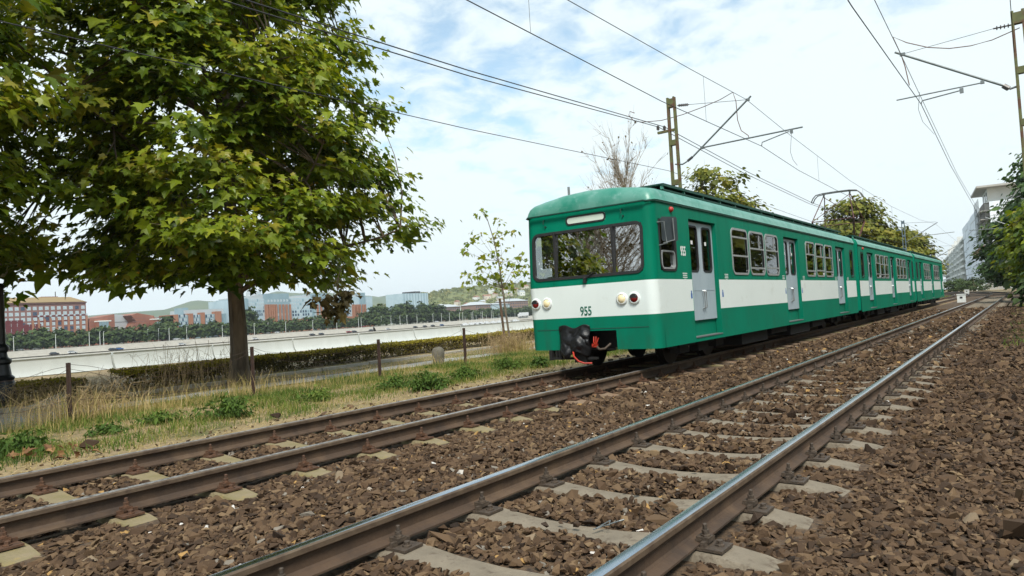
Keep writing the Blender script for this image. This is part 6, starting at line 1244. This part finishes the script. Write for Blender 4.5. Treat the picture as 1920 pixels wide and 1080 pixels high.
for wy in (-8.4, -4, 3.6, 5): MB().lathe([(.5, -.2), (.5, .2)], (1.1, wy, .5), 10, 0, ax='x').build('wheel', M['rubber'], tk, local=True)
for k, px in enumerate((872, 884, 893, 902, 912, 925, 936, 949, 966)):
    y = atX(px, 604, -415)[1]; t = thing('moored_boat', f'{ordinal(k+1)} white moored boat from the left on the far water', 'boat', (-415, y, -8.85), 'boats moored at the far quay'); mb = MB(); mb.prism([(-5, 1.2), (-4.4, 0), (4, 0), (5.8, 1.5)], lambda a, b_, d: (d, a, b_), -1.3, 1.3); mb.build('hull', M['carw'], t, local=True); MB().bx(-.9, .9, -2.6, 1.8, 1.2, 2.5).build('cabin', M['carw'], t, local=True); MB().tube([(0, .3, 1.2), (0, .3, 12 if k % 2 else 9)], .1, 4).build('mast', M['white'], t, local=True)

# stones lying on the sleepers and other finds in the ballast
def lone_stone(px, py, z, s_, tv, label, k): p = atZ(px, py, z); o = place('loose_stone', stone_mesh(k, tv), None, (p[0], p[1], z+s_*.55), (.15*(k % 3-1), .2*(k % 2), k*2.1), (s_*1.1, s_, s_*.9)); tag(o, label, 'stone')
lone_stone(1024, 992, -.175, .040, .15, 'pointed dark stone standing on the second nearest full sleeper', 1); lone_stone(1080, 990, -.18, .030, .2, 'squarish dark stone on the sleeper beside the wire loop', 2); lone_stone(1052, 983, -.18, .016, .3, 'tiny pebble between two stones on a sleeper', 3)
lone_stone(1193, 926, -.18, .036, .1, 'dark flat stone lying across the third sleeper', 4); lone_stone(1173, 921, -.18, .026, .2, 'small stone left of the flat one on the third sleeper', 5); lone_stone(1266, 880, -.19, .03, .12, 'left of three stones on the fourth sleeper', 6); lone_stone(1284, 880, -.19, .03, .16, 'middle of three stones on the fourth sleeper', 0); lone_stone(1302, 886, -.19, .03, .1, 'right of three stones on the fourth sleeper', 7)
lone_stone(1915, 1012, -.20, .10, .3, 'large dark boulder at the right picture edge', 2); lone_stone(165, 842, -.27, .11, .25, 'brown rock lying between the weeds and the left rail', 4); lone_stone(517, 785, -.27, .09, .1, 'dark rock beside the rail below the maple', 6); lone_stone(1352, 828, -.2, .022, .99, 'white pebble between the rails', 3); lone_stone(1416, 980, -.19, .06, .2, 'rounded stone outside the nearest rail', 5)
wire('wire_loop', 'bent grey wire loop lying on a sleeper', [tuple(atZ(x, y, z)) for x, y, z in ((1113, 993, -.168), (1125, 987, -.165), (1143, 984, -.14), (1144, 976, -.13), (1130, 984, -.16), (1118, 991, -.165), (1160, 977, -.165), (1170, 974, -.16))], .004, 'galv', cat='wire')

# ------------------------------------------------------------------ air: thin even haze that pales the far bank and hills
hm = bpy.data.materials.new('air_haze'); hm.use_nodes = True; ht = hm.node_tree; ht.nodes.remove(ht.nodes['Principled BSDF'])
pv = N(ht, 'ShaderNodeVolumePrincipled'); pv.inputs['Color'].default_value = (.86, .93, 1.0, 1); pv.inputs['Density'].default_value = 0.00012; pv.inputs['Anisotropy'].default_value = 0.2
ht.links.new(pv.outputs[0], ht.nodes['Material Output'].inputs['Volume'])
tag(MB().bx(-3200, 700, -900, 3600, -12, 165).build('haze', hm), kind='stuff')
